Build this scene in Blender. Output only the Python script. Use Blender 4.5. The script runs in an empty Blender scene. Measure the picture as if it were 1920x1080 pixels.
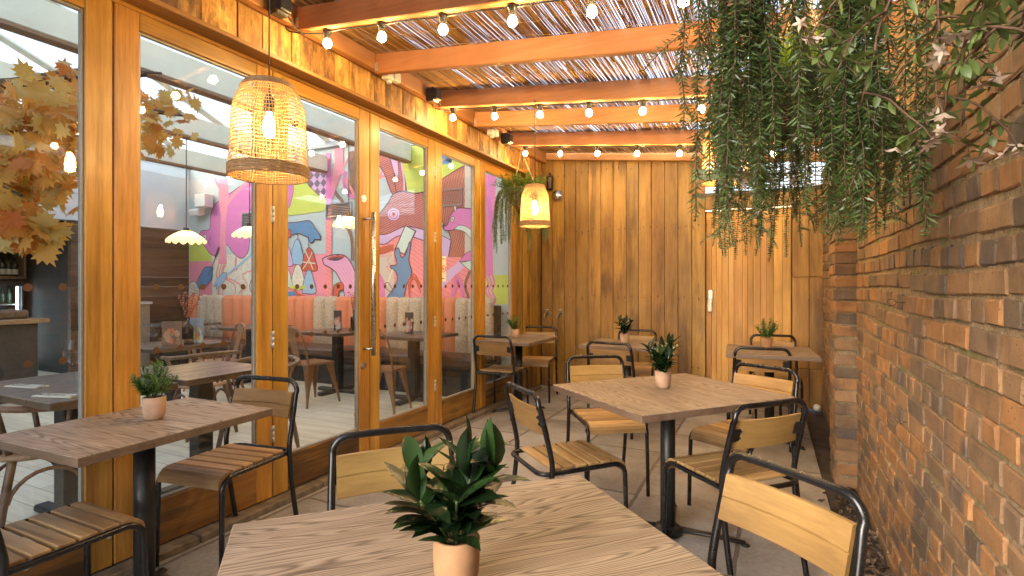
import bpy, math, random
from mathutils import Vector, Matrix, Euler
R = random.Random(7)
PI = math.pi
EXPOSURE = 2.2
scene = bpy.context.scene
COL = scene.collection

# ------------------------------------------------------------------ camera
cam = bpy.data.cameras.new('camera')
cam.sensor_width = 36.0
cam.lens = 18.75
cam.shift_y = -5 / 1920
cam.clip_start = 0.05
cam.clip_end = 400
camo = bpy.data.objects.new('camera', cam)
COL.objects.link(camo)
camo.location = (0, 0, 1.3)
YAW = math.atan(0.482)
camo.rotation_euler = (PI / 2, 0, YAW)
scene.camera = camo
SN, CS = math.sin(YAW), math.cos(YAW)

# ------------------------------------------------------------------ mesh builder
class MB:
    def __init__(self):
        self.v, self.f, self.s, self.m = [], [], [], []
        self.mi = 0
    def add(self, vs, fs, smooth=False):
        b = len(self.v)
        self.v.extend(tuple(p) for p in vs)
        for f in fs:
            self.f.append(tuple(b + i for i in f))
            self.s.append(smooth)
            self.m.append(self.mi)
    def cbox(self, c, size, ch=0.003, rot=None):
        """box with chamfered edges"""
        hx, hy, hz = size[0] / 2, size[1] / 2, size[2] / 2
        ch = min(ch, hx * .45, hy * .45, hz * .45)
        if ch <= 0:
            vs = [(x, y, z) for x in (-hx, hx) for y in (-hy, hy) for z in (-hz, hz)]
            fs = [(0, 1, 3, 2), (4, 6, 7, 5), (0, 4, 5, 1), (2, 3, 7, 6), (0, 2, 6, 4), (1, 5, 7, 3)]
        else:
            vs, idx = [], {}
            for sx in (-1, 1):
                for sy in (-1, 1):
                    for sz in (-1, 1):
                        idx[(sx, sy, sz, 0)] = len(vs); vs.append((sx * hx, sy * (hy - ch), sz * (hz - ch)))
                        idx[(sx, sy, sz, 1)] = len(vs); vs.append((sx * (hx - ch), sy * hy, sz * (hz - ch)))
                        idx[(sx, sy, sz, 2)] = len(vs); vs.append((sx * (hx - ch), sy * (hy - ch), sz * hz))
            I = idx
            fs = []
            for s in (-1, 1):
                q = [(s, -1, -1), (s, 1, -1), (s, 1, 1), (s, -1, 1)]
                fs.append([I[k + (0,)] for k in (q if s > 0 else q[::-1])])
                q = [(-1, s, -1), (-1, s, 1), (1, s, 1), (1, s, -1)]
                fs.append([I[k + (1,)] for k in (q if s > 0 else q[::-1])])
                q = [(-1, -1, s), (1, -1, s), (1, 1, s), (-1, 1, s)]
                fs.append([I[k + (2,)] for k in (q if s > 0 else q[::-1])])
            for a in (-1, 1):
                for b in (-1, 1):
                    e = [I[(a, b, -1, 0)], I[(a, b, -1, 1)], I[(a, b, 1, 1)], I[(a, b, 1, 0)]]
                    fs.append(e if a * b > 0 else e[::-1])
                    e = [I[(a, -1, b, 0)], I[(a, 1, b, 0)], I[(a, 1, b, 2)], I[(a, -1, b, 2)]]
                    fs.append(e if a * b > 0 else e[::-1])
                    e = [I[(-1, a, b, 1)], I[(-1, a, b, 2)], I[(1, a, b, 2)], I[(1, a, b, 1)]]
                    fs.append(e if a * b > 0 else e[::-1])
            for sx in (-1, 1):
                for sy in (-1, 1):
                    for sz in (-1, 1):
                        t = [I[(sx, sy, sz, k)] for k in range(3)]
                        fs.append(t if sx * sy * sz > 0 else t[::-1])
        if rot is not None:
            vs = [rot @ Vector(p) for p in vs]
        vs = [(p[0] + c[0], p[1] + c[1], p[2] + c[2]) for p in vs]
        self.add(vs, fs)
    def span(self, a, b, ch=0.003):
        self.cbox([(a[i] + b[i]) / 2 for i in range(3)], [abs(b[i] - a[i]) for i in range(3)], ch)
    def tube(self, pts, r, n=8, closed=False, caps=True, smooth=True, flat=1.0):
        pts = [Vector(p) for p in pts]
        m = len(pts)
        rs = r if isinstance(r, (list, tuple)) else [r] * m
        ring = []
        up = None
        vs = []
        for i in range(m):
            if closed:
                t = pts[(i + 1) % m] - pts[i - 1]
            else:
                t = pts[min(i + 1, m - 1)] - pts[max(i - 1, 0)]
            if t.length < 1e-9: t = Vector((0, 0, 1))
            t.normalize()
            if up is None:
                up = Vector((0, 0, 1)) if abs(t.z) < .9 else Vector((1, 0, 0))
            u = up - t * up.dot(t)
            if u.length < 1e-6:
                u = t.orthogonal()
            u.normalize()
            w = t.cross(u)
            up = u
            for k in range(n):
                a = 2 * PI * k / n
                vs.append(pts[i] + (u * math.cos(a) * flat + w * math.sin(a)) * rs[i])
        fs = []
        mm = m if closed else m - 1
        for i in range(mm):
            j = (i + 1) % m
            for k in range(n):
                k2 = (k + 1) % n
                fs.append((i * n + k, i * n + k2, j * n + k2, j * n + k))
        self.add(vs, fs, smooth)
        if caps and not closed:
            b = len(self.v) - len(vs)
            self.f.append(tuple(b + k for k in range(n))[::-1]); self.s.append(False); self.m.append(self.mi)
            self.f.append(tuple(b + (m - 1) * n + k for k in range(n))); self.s.append(False); self.m.append(self.mi)
    def lathe(self, prof, n=20, c=(0, 0, 0), smooth=True):
        vs, fs = [], []
        for (r, z) in prof:
            for k in range(n):
                a = 2 * PI * k / n
                vs.append((c[0] + r * math.cos(a), c[1] + r * math.sin(a), c[2] + z))
        for i in range(len(prof) - 1):
            for k in range(n):
                k2 = (k + 1) % n
                fs.append((i * n + k, i * n + k2, (i + 1) * n + k2, (i + 1) * n + k))
        self.add(vs, fs, smooth)
    def sphere(self, c, r, n=12, m=8, sz=1.0):
        self.lathe([(max(1e-4, r * math.sin(PI * i / m)), -r * sz * math.cos(PI * i / m)) for i in range(m + 1)], n, c)
    def poly(self, pts):
        self.add(pts, [tuple(range(len(pts)))])
    def build(self, name, mats, parent=None):
        me = bpy.data.meshes.new(name)
        me.from_pydata(self.v, [], self.f)
        me.polygons.foreach_set('use_smooth', self.s)
        if not isinstance(mats, (list, tuple)): mats = [mats]
        for mt in mats: me.materials.append(mt)
        if len(mats) > 1: me.polygons.foreach_set('material_index', self.m)
        me.update()
        o = bpy.data.objects.new(name, me)
        COL.objects.link(o)
        if parent is not None: o.parent = parent
        return o

def tag(o, label, cat, group=None):
    o['label'] = label; o['category'] = cat
    if group: o['group'] = group
    return o
def thing(name, label, cat, loc=(0, 0, 0), rz=0, group=None):
    o = bpy.data.objects.new(name, None)
    COL.objects.link(o)
    o.empty_display_size = .1
    o.location = loc; o.rotation_euler = (0, 0, rz)
    return tag(o, label, cat, group)
def structure(o):
    o['kind'] = 'structure'; return o
def dup(root, loc, rz, label, group=None):
    r = root.copy(); COL.objects.link(r)
    r.location = loc; r.rotation_euler = (0, 0, rz); r['label'] = label
    if group: r['group'] = group
    for ch in list(root.children):
        c = ch.copy(); COL.objects.link(c); c.parent = r
        for g in list(ch.children):
            d = g.copy(); COL.objects.link(d); d.parent = c
    return r
def arc(c, r, a0, a1, n, ax=(1, 0, 0), ay=(0, 0, 1)):
    ax, ay, c = Vector(ax), Vector(ay), Vector(c)
    return [c + ax * r * math.cos(a0 + (a1 - a0) * i / n) + ay * r * math.sin(a0 + (a1 - a0) * i / n) for i in range(n + 1)]
def smooth_path(pts, k=6):
    """Catmull-Rom through pts"""
    P = [Vector(p) for p in pts]
    out = []
    for i in range(len(P) - 1):
        p0 = P[i - 1] if i else P[0] * 2 - P[1]
        p1, p2 = P[i], P[i + 1]
        p3 = P[i + 2] if i + 2 < len(P) else P[-1] * 2 - P[-2]
        for j in range(k):
            t = j / k
            out.append(.5 * ((2 * p1) + (p2 - p0) * t + (2 * p0 - 5 * p1 + 4 * p2 - p3) * t * t + (3 * p1 - p0 - 3 * p2 + p3) * t ** 3))
    out.append(P[-1])
    return out

# ------------------------------------------------------------------ materials
def newmat(name):
    m = bpy.data.materials.new(name); m.use_nodes = True
    nt = m.node_tree
    return m, nt, nt.nodes['Principled BSDF']
def nd(nt, typ, ins=None, **kw):
    n = nt.nodes.new(typ)
    for k, v in kw.items(): setattr(n, k, v)
    for k, v in (ins or {}).items():
        if hasattr(v, 'links'): nt.links.new(v, n.inputs[k])
        else: n.inputs[k].default_value = v
    return n
def ramp(nt, fac, stops, interp='LINEAR'):
    n = nd(nt, 'ShaderNodeValToRGB', {0: fac})
    cr = n.color_ramp; cr.interpolation = interp
    while len(cr.elements) < len(stops): cr.elements.new(.5)
    for e, (p, c) in zip(cr.elements, stops):
        e.position = p; e.color = (c[0], c[1], c[2], 1)
    return n.outputs[0]
def math_(nt, op, a, b=0.0):
    return nd(nt, 'ShaderNodeMath', {0: a, 1: b}, operation=op).outputs[0]
def mixc(nt, fac, a, b, blend='MIX'):
    n = nd(nt, 'ShaderNodeMix', data_type='RGBA', blend_type=blend)
    for k, v in ((0, fac), (6, a), (7, b)):
        if hasattr(v, 'links'): nt.links.new(v, n.inputs[k])
        else: n.inputs[k].default_value = (v if k == 0 else (v[0], v[1], v[2], 1))
    return n.outputs[2]
def coords(nt, island=True):
    tc = nd(nt, 'ShaderNodeTexCoord').outputs['Object']
    if not island: return tc, None
    g = nd(nt, 'ShaderNodeNewGeometry').outputs['Random Per Island']
    oi = nd(nt, 'ShaderNodeObjectInfo').outputs['Random']
    a = math_(nt, 'ADD', g, oi)
    off = math_(nt, 'MULTIPLY', a, 37.3)
    v = nd(nt, 'ShaderNodeCombineXYZ', {0: off, 1: math_(nt, 'MULTIPLY', a, 61.7), 2: math_(nt, 'MULTIPLY', a, 23.1)}).outputs[0]
    vec = nd(nt, 'ShaderNodeVectorMath', {0: tc, 1: v}, operation='ADD').outputs[0]
    return vec, math_(nt, 'FRACT', math_(nt, 'MULTIPLY', a, 7.31))
def bump(nt, bsdf, h, strength, dist=.01):
    b = nd(nt, 'ShaderNodeBump', {'Height': h, 'Strength': strength, 'Distance': dist})
    nt.links.new(b.outputs[0], bsdf.inputs['Normal'])
def plain(name, c, rough=.5, metal=0, var=.12, nscale=30, bmp=0., coat=0, spec=.5):
    m, nt, b = newmat(name)
    b.inputs['Roughness'].default_value = rough
    b.inputs['Metallic'].default_value = metal
    b.inputs['Coat Weight'].default_value = coat
    b.inputs['Specular IOR Level'].default_value = spec
    vec, rnd = coords(nt)
    n = nd(nt, 'ShaderNodeTexNoise', {'Vector': vec, 'Scale': nscale, 'Detail': 4})
    f = [max(0, x * (1 - var)) for x in c]; g = [min(1, x * (1 + var)) for x in c]
    nt.links.new(ramp(nt, n.outputs[0], [(.3, f), (.7, g)]), b.inputs['Base Color'])
    rr = nd(nt, 'ShaderNodeMapRange', {0: n.outputs[0], 1: .3, 2: .7, 3: max(.03, rough - .08), 4: min(1, rough + .08)})
    nt.links.new(rr.outputs[0], b.inputs['Roughness'])
    if bmp: bump(nt, b, n.outputs[0], bmp)
    return m
def wood(name, cols, axis=0, scale=10, stretch=.08, rough=.45, tint=.25, bmp=.15, knots=0., coat=0., grime=None):
    """fine streaky grain along an axis, each board its own tint"""
    m, nt, b = newmat(name)
    vec, rnd = coords(nt)
    sc = [1, 1, 1]; sc[axis] = stretch
    mp = nd(nt, 'ShaderNodeMapping', {'Vector': vec, 'Scale': sc}).outputs[0]
    n1 = nd(nt, 'ShaderNodeTexNoise', {'Vector': mp, 'Scale': scale, 'Detail': 8, 'Roughness': .62, 'Distortion': .5}).outputs[0]
    n2 = nd(nt, 'ShaderNodeTexNoise', {'Vector': mp, 'Scale': scale * 9, 'Detail': 3, 'Roughness': .7}).outputs[0]
    n3 = nd(nt, 'ShaderNodeTexNoise', {'Vector': vec, 'Scale': 2.2, 'Detail': 3}).outputs[0]
    f = math_(nt, 'ADD', math_(nt, 'MULTIPLY', n1, .72), math_(nt, 'MULTIPLY', n2, .28))
    c = ramp(nt, f, [(.33, cols[0]), (.5, cols[1]), (.66, cols[2])])
    hs = nd(nt, 'ShaderNodeHueSaturation', {'Color': c,
        'Value': nd(nt, 'ShaderNodeMapRange', {0: rnd, 3: 1 - tint, 4: 1 + tint}).outputs[0],
        'Hue': nd(nt, 'ShaderNodeMapRange', {0: math_(nt, 'FRACT', math_(nt, 'MULTIPLY', rnd, 5.3)), 3: .492, 4: .508}).outputs[0]}).outputs[0]
    bl = nd(nt, 'ShaderNodeMapRange', {0: n3, 1: .3, 2: .7, 3: .8, 4: 1.15}).outputs[0]
    c = mixc(nt, 1.0, hs, nd(nt, 'ShaderNodeCombineColor', {0: bl, 1: bl, 2: bl}).outputs[0], 'MULTIPLY')
    if knots:
        v = nd(nt, 'ShaderNodeTexVoronoi', {'Vector': nd(nt, 'ShaderNodeMapping', {'Vector': vec, 'Scale': [s ** .35 for s in sc]}).outputs[0], 'Scale': 3.2}).outputs[0]
        k = ramp(nt, v, [(.0, (1, 1, 1)), (.055, (0, 0, 0))])
        c = mixc(nt, math_(nt, 'MULTIPLY', k, knots), c, (cols[0][0] * .35, cols[0][1] * .3, cols[0][2] * .3))
    if grime:
        g1 = nd(nt, 'ShaderNodeTexNoise', {'Vector': mp, 'Scale': scale * .8, 'Detail': 9, 'Roughness': .75}).outputs[0]
        g2 = nd(nt, 'ShaderNodeTexNoise', {'Vector': vec, 'Scale': 1.6, 'Detail': 2}).outputs[0]
        g = ramp(nt, math_(nt, 'ADD', math_(nt, 'MULTIPLY', g1, .6), math_(nt, 'MULTIPLY', g2, .4)), [(grime[1], (0, 0, 0)), (grime[1] + .07, (1, 1, 1))])
        c = mixc(nt, math_(nt, 'MULTIPLY', g, grime[2]), c, grime[0])
    nt.links.new(c, b.inputs['Base Color'])
    rr = nd(nt, 'ShaderNodeMapRange', {0: f, 1: .35, 2: .65, 3: rough + .1, 4: rough - .08}).outputs[0]
    nt.links.new(rr, b.inputs['Roughness'])
    b.inputs['Coat Weight'].default_value = coat
    b.inputs['Coat Roughness'].default_value = .25
    bump(nt, b, f, bmp, .004)
    return m
def ash(name, cols, axis=0, scale=6.0, rough=.42):
    """strong open grain with cathedrals, for table tops"""
    m, nt, b = newmat(name)
    vec, rnd = coords(nt)
    sc = [1, 1, .25]; sc[axis] = .085
    mp = nd(nt, 'ShaderNodeMapping', {'Vector': vec, 'Scale': sc}).outputs[0]
    low = nd(nt, 'ShaderNodeTexNoise', {'Vector': mp, 'Scale': 3.4, 'Detail': 3.0, 'Roughness': .5, 'Distortion': .25}).outputs[0]
    ph = math_(nt, 'MULTIPLY', low, scale * 17)
    ring = math_(nt, 'FRACT', ph)
    mp2 = nd(nt, 'ShaderNodeMapping', {'Vector': vec, 'Scale': [s if i != axis else .035 for i, s in enumerate((1, 1, 1))]}).outputs[0]
    pore = nd(nt, 'ShaderNodeTexNoise', {'Vector': mp2, 'Scale': 260, 'Detail': 3, 'Roughness': .7}).outputs[0]
    med = nd(nt, 'ShaderNodeTexNoise', {'Vector': mp, 'Scale': 26, 'Detail': 5, 'Roughness': .6}).outputs[0]
    band = ramp(nt, ring, [(.0, (.15, .15, .15)), (.28, (.95, .95, .95)), (.62, (.8, .8, .8)), (.93, (.18, .18, .18))])
    f = math_(nt, 'ADD', math_(nt, 'MULTIPLY', band, .34), math_(nt, 'ADD', math_(nt, 'MULTIPLY', pore, .42), math_(nt, 'MULTIPLY', med, .3)))
    c = ramp(nt, f, [(.36, cols[0]), (.56, cols[1]), (.78, cols[2])])
    big = nd(nt, 'ShaderNodeTexNoise', {'Vector': vec, 'Scale': 2.4, 'Detail': 2}).outputs[0]
    bl = nd(nt, 'ShaderNodeMapRange', {0: big, 1: .3, 2: .7, 3: .86, 4: 1.1}).outputs[0]
    c = mixc(nt, 1.0, c, nd(nt, 'ShaderNodeCombineColor', {0: bl, 1: bl, 2: bl}).outputs[0], 'MULTIPLY')
    # patches where the varnish has come off the raw timber
    w = nd(nt, 'ShaderNodeTexNoise', {'Vector': mp, 'Scale': 4.5, 'Detail': 6, 'Roughness': .7}).outputs[0]
    wf = ramp(nt, w, [(.685, (0, 0, 0)), (.705, (1, 1, 1))])
    c = mixc(nt, math_(nt, 'MULTIPLY', wf, .55), c, (.42, .19, .06))
    nt.links.new(c, b.inputs['Base Color'])
    nt.links.new(nd(nt, 'ShaderNodeMapRange', {0: f, 1: .35, 2: .75, 3: rough + .2, 4: rough}).outputs[0], b.inputs['Roughness'])
    bump(nt, b, f, .22, .004)
    return m
def emit(name, c, s):
    m, nt, b = newmat(name)
    b.inputs['Base Color'].default_value = (*c, 1)
    b.inputs['Emission Color'].default_value = (*c, 1)
    b.inputs['Emission Strength'].default_value = s
    return m
def leafmat(name, cols, rough=.4, trans=.25, spec=.5, nscale=9):
    m, nt, b = newmat(name)
    vec, rnd = coords(nt)
    n = nd(nt, 'ShaderNodeTexNoise', {'Vector': nd(nt, 'ShaderNodeTexCoord').outputs['Object'], 'Scale': nscale, 'Detail': 2}).outputs[0]
    f = math_(nt, 'ADD', math_(nt, 'MULTIPLY', rnd, .55), math_(nt, 'MULTIPLY', n, .45))
    c = ramp(nt, f, [(.15, cols[0]), (.5, cols[1]), (.85, cols[2])])
    nt.links.new(c, b.inputs['Base Color'])
    b.inputs['Roughness'].default_value = rough
    b.inputs['Specular IOR Level'].default_value = spec
    tr = nd(nt, 'ShaderNodeBsdfTranslucent', {'Color': c})
    mx = nd(nt, 'ShaderNodeMixShader', {0: trans, 1: b.outputs[0], 2: tr.outputs[0]})
    nt.links.new(mx.outputs[0], nt.nodes['Material Output'].inputs[0])
    return m
def glassmat(name, tint=(.97, .985, .975), ior=1.5, rough=0.0):
    m, nt, b = newmat(name)
    nt.nodes.remove(b)
    bf = nd(nt, 'ShaderNodeNewGeometry').outputs['Backfacing']
    fr = nd(nt, 'ShaderNodeFresnel', {'IOR': nd(nt, 'ShaderNodeMapRange', {0: bf, 3: ior, 4: 1 / ior}).outputs[0]})
    t = nd(nt, 'ShaderNodeBsdfTransparent', {'Color': (*tint, 1)})
    g = nd(nt, 'ShaderNodeBsdfGlossy', {'Color': (1, 1, 1, 1), 'Roughness': rough})
    mx = nd(nt, 'ShaderNodeMixShader', {0: fr.outputs[0], 1: t.outputs[0], 2: g.outputs[0]})
    nt.links.new(mx.outputs[0], nt.nodes['Material Output'].inputs[0])
    return m

M = {}
M['door'] = wood('oiled_door_timber', [(.21, .088, .013), (.43, .215, .034), (.60, .335, .065)], axis=2, scale=9, stretch=.06, rough=.34, tint=.13, bmp=.12, coat=.15)
M['door_h'] = wood('oiled_rail_timber', [(.20, .083, .013), (.42, .205, .033), (.58, .315, .06)], axis=1, scale=9, stretch=.06, rough=.34, tint=.13, bmp=.12, coat=.15)
M['door_low'] = wood('worn_rail_timber', [(.13, .06, .016), (.25, .12, .028), (.35, .18, .042)], axis=1, scale=9, stretch=.06, rough=.5, tint=.13, bmp=.2, grime=((.03, .019, .011), .50, .78))
M['fascia'] = wood('weathered_fascia_boards', [(.15, .06, .015), (.40, .19, .045), (.68, .40, .13)], axis=2, scale=13, stretch=.3, rough=.55, tint=.3, bmp=.5, grime=((.07, .032, .015), .49, .85))
M['plank'] = wood('stained_wall_planks', [(.14, .072, .015), (.285, .155, .030), (.39, .23, .052)], axis=2, scale=7, stretch=.09, rough=.48, tint=.24, bmp=.2, knots=.5, grime=((.075, .033, .011), .52, .65))
M['pine'] = wood('door_pine_boards', [(.30, .15, .035), (.46, .245, .06), (.56, .33, .095)], axis=2, scale=7, stretch=.07, rough=.5, tint=.2, bmp=.15, knots=.8)
M['beam'] = wood('stained_beams', [(.30, .12, .04), (.42, .185, .064), (.5, .24, .09)], axis=0, scale=8, stretch=.06, rough=.55, tint=.1, bmp=.15, knots=.35)
M['beam_y'] = wood('stained_plate', [(.30, .12, .04), (.42, .185, .064), (.5, .24, .09)], axis=1, scale=8, stretch=.06, rough=.55, tint=.1, bmp=.15, knots=.35)
M['ledge'] = wood('ledge_timber', [(.2, .08, .02), (.3, .13, .035), (.4, .19, .06)], axis=1, scale=9, stretch=.05, rough=.5, tint=.1, bmp=.2)
M['top'] = ash('table_ash', [(.078, .053, .037), (.21, .155, .113), (.325, .255, .198)], axis=0)
M['top_edge'] = wood('table_edge_ash', [(.10, .062, .038), (.16, .105, .068), (.21, .145, .1)], axis=0, scale=9, stretch=.05, rough=.5, tint=.05, bmp=.1)
M['slat'] = wood('teak_slats', [(.21, .112, .038), (.34, .195, .066), (.45, .275, .10)], axis=0, scale=8, stretch=.07, rough=.42, tint=.18, bmp=.12)
M['slat_worn'] = wood('teak_seat_slats', [(.17, .095, .036), (.34, .205, .084), (.49, .315, .142)], axis=0, scale=8, stretch=.07, rough=.5, tint=.25, bmp=.2)
M['black'] = plain('black_enamel_tube', (.008, .008, .009), rough=.25, var=.3, nscale=14)
M['iron'] = plain('black_cast_base', (.012, .012, .012), rough=.45, var=.4, nscale=60, bmp=.1)
M['steel'] = plain('brushed_steel', (.55, .54, .52), rough=.3, metal=1, var=.1)
M['galv'] = plain('galvanised_bracket', (.55, .54, .5), rough=.45, metal=.7, var=.2)
M['seal'] = plain('grey_glazing_seal', (.32, .31, .29), rough=.4, var=.1)
M['glass'] = glassmat('clear_pane_glass')
M['glass_small'] = glassmat('drinking_glass', (.95, .97, .97), 1.45)
M['pot'] = plain('terracotta_pale', (.44, .28, .18), rough=.75, var=.22, nscale=22, bmp=.1)
M['pot_dark'] = plain('terracotta_orange', (.34, .185, .09), rough=.75, var=.25, nscale=18, bmp=.1)
M['soil'] = plain('potting_soil', (.035, .02, .012), rough=.95, var=.6, nscale=220, bmp=.8)
M['plastic_black'] = plain('black_plastic', (.015, .015, .017), rough=.35, var=.2)
M['plastic_white'] = plain('white_plastic', (.72, .72, .68), rough=.4, var=.05)
M['cable'] = plain('rubber_cable', (.02, .018, .016), rough=.5)
M['reed'] = wood('split_reeds', [(.14, .068, .021), (.29, .15, .046), (.46, .27, .095)], axis=1, scale=30, stretch=.05, rough=.6, tint=.5, bmp=.1)
M['reed'].node_tree.nodes['Principled BSDF'].inputs['Specular IOR Level'].default_value = .08
M['rattan'] = wood('rattan_cane', [(.44, .27, .11), (.58, .39, .18), (.68, .5, .27)], axis=2, scale=25, stretch=.4, rough=.55, tint=.2, bmp=.1)
M['rattan_dark'] = wood('rattan_band', [(.2, .11, .045), (.34, .2, .09), (.45, .29, .14)], axis=2, scale=40, stretch=.6, rough=.6, tint=.2, bmp=.2)
M['wicker'] = wood('wicker_basket', [(.12, .055, .025), (.24, .12, .055), (.34, .19, .09)], axis=2, scale=40, stretch=.8, rough=.65, tint=.2, bmp=.2)
M['bulb'] = emit('warm_bulb_glass', (1, .66, .26), 118)
M['filament'] = emit('filament_bulb', (1, .64, .25), 62)
# ------------------------------------------------------------------ world, sun
world = bpy.data.worlds.new('World'); scene.world = world
world.use_nodes = True
wn = world.node_tree
sky = wn.nodes.new('ShaderNodeTexSky'); sky.sky_type = 'NISHITA'
sky.sun_disc = False
SUN_EL, SUN_AZ = math.radians(24), math.radians(203)
sky.sun_elevation = SUN_EL; sky.sun_rotation = SUN_AZ
sky.dust_density = 3.0; sky.ozone_density = 1.0; sky.air_density = 1.0
bg = wn.nodes['Background']; bg.inputs[1].default_value = 0.15
hsv = wn.nodes.new('ShaderNodeHueSaturation'); hsv.inputs['Saturation'].default_value = .6
wn.links.new(sky.outputs[0], hsv.inputs['Color']); wn.links.new(hsv.outputs[0], bg.inputs[0])
sl = bpy.data.lights.new('sun', 'SUN'); sl.energy = .6; sl.angle = math.radians(35); sl.color = (1, .90, .76)
so = bpy.data.objects.new('sun', sl); COL.objects.link(so)
# light travels away from the sun position (azimuth from +Y towards +X)
sd = Vector((math.sin(SUN_AZ) * math.cos(SUN_EL), math.cos(SUN_AZ) * math.cos(SUN_EL), math.sin(SUN_EL)))
so.rotation_euler = sd.to_track_quat('Z', 'Y').to_euler()

# ------------------------------------------------------------------ ground
def paving_mat():
    m, nt, b = newmat('sandstone_flags')
    tc = nd(nt, 'ShaderNodeTexCoord').outputs['Object']
    wob = nd(nt, 'ShaderNodeTexNoise', {'Vector': tc, 'Scale': 5, 'Detail': 3})
    vec = nd(nt, 'ShaderNodeVectorMath', {0: tc, 1: nd(nt, 'ShaderNodeVectorMath', {0: wob.outputs[1], 1: (.025, .025, 0)}, operation='MULTIPLY').outputs[0]}, operation='ADD').outputs[0]
    rot = nd(nt, 'ShaderNodeMapping', {'Vector': vec, 'Rotation': (0, 0, PI / 2), 'Location': (.23, .13, 0)}).outputs[0]
    br = nd(nt, 'ShaderNodeTexBrick', {'Vector': rot, 'Color1': (.235, .23, .22, 1), 'Color2': (.37, .36, .345, 1), 'Mortar': (.06, .052, .042, 1),
        'Scale': 1.0, 'Mortar Size': .012, 'Mortar Smooth': .25, 'Brick Width': .92, 'Row Height': .6}, offset=.37)
    n = nd(nt, 'ShaderNodeTexNoise', {'Vector': tc, 'Scale': 3.5, 'Detail': 8, 'Roughness': .68})
    n2 = nd(nt, 'ShaderNodeTexNoise', {'Vector': tc, 'Scale': 40, 'Detail': 6, 'Roughness': .7})
    t = ramp(nt, n.outputs[0], [(.3, (.42, .41, .41)), (.5, (1, .98, .96)), (.7, (1.2, 1.2, 1.22))])
    c = mixc(nt, 1.0, br.outputs[0], t, 'MULTIPLY')
    c = mixc(nt, .35, c, ramp(nt, n2.outputs[0], [(.3, (.12, .1, .09)), (.7, (.42, .38, .34))]))
    stain = ramp(nt, nd(nt, 'ShaderNodeTexNoise', {'Vector': tc, 'Scale': 1.3, 'Detail': 5, 'Roughness': .6, 'Distortion': .8}).outputs[0], [(.52, (0, 0, 0)), (.63, (1, 1, 1))])
    c = mixc(nt, math_(nt, 'MULTIPLY', stain, .5), c, (.15, .115, .09))
    pits = ramp(nt, nd(nt, 'ShaderNodeTexVoronoi', {'Vector': vec, 'Scale': 13}).outputs[0], [(.05, (1, 1, 1)), (.16, (0, 0, 0))])
    c = mixc(nt, math_(nt, 'MULTIPLY', math_(nt, 'MULTIPLY', pits, stain), .5), c, (.09, .07, .06))
    nt.links.new(c, b.inputs['Base Color'])
    nt.links.new(nd(nt, 'ShaderNodeMapRange', {0: n.outputs[0], 1: .3, 2: .7, 3: .5, 4: .8}).outputs[0], b.inputs['Roughness'])
    h = math_(nt, 'ADD', math_(nt, 'MULTIPLY', br.outputs[1], -.8), math_(nt, 'ADD', math_(nt, 'MULTIPLY', n.outputs[0], .5), math_(nt, 'MULTIPLY', n2.outputs[0], .25)))
    bump(nt, b, h, .6, .012)
    return m
g = MB(); g.add([(-2.72, -6, 0), (.32, -6, 0), (.32, 7, 0), (-2.72, 7, 0)], [(0, 1, 2, 3)])
structure(g.build('paving', paving_mat()))
g = MB(); g.add([(-200, -200, -.03), (200, -200, -.03), (200, 200, -.03), (-200, 200, -.03)], [(0, 1, 2, 3)])
structure(g.build('ground', plain('bare_earth', (.055, .042, .032), rough=.95, var=.5, nscale=12, bmp=.6)))
def floor_mat():
    m, nt, b = newmat('pale_floor_boards')
    tc = nd(nt, 'ShaderNodeTexCoord').outputs['Object']
    rot = nd(nt, 'ShaderNodeMapping', {'Vector': tc, 'Rotation': (0, 0, .0)}).outputs[0]
    br = nd(nt, 'ShaderNodeTexBrick', {'Vector': rot, 'Color1': (.66, .64, .52, 1), 'Color2': (.76, .74, .62, 1), 'Mortar': (.3, .27, .2, 1), 'Scale': 1.0, 'Mortar Size': .003, 'Brick Width': 1.4, 'Row Height': .16}, offset=.4)
    mp = nd(nt, 'ShaderNodeMapping', {'Vector': tc, 'Scale': (.15, 1, 1)}).outputs[0]
    n = nd(nt, 'ShaderNodeTexNoise', {'Vector': mp, 'Scale': 16, 'Detail': 7, 'Roughness': .65}).outputs[0]
    c = mixc(nt, 1.0, br.outputs[0], ramp(nt, n, [(.3, (.8, .78, .74)), (.7, (1.08, 1.08, 1.06))]), 'MULTIPLY')
    nt.links.new(c, b.inputs['Base Color']); b.inputs['Roughness'].default_value = .45
    return m
g = MB(); g.add([(-14, -6, 0), (-2.72, -6, 0), (-2.72, 5.95, 0), (-14, 5.95, 0)], [(0, 1, 2, 3)])
structure(g.build('floor', floor_mat()))
# stone threshold under the doors
kerb_m = plain('mossy_concrete', (.16, .125, .09), rough=.85, var=.4, nscale=18, bmp=.5)
k = MB()
y = -1.0
while y < 5.7:
    l = R.uniform(.8, 1.1)
    k.cbox((-2.66, y + l / 2, .019), (.17, l - .006, .038), .005); y += l
tag(k.build('threshold_kerb', kerb_m), 'low grey stone threshold kerb running along the foot of the glazed doors', 'kerb')
structure(bpy.data.objects['threshold_kerb'])

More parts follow.
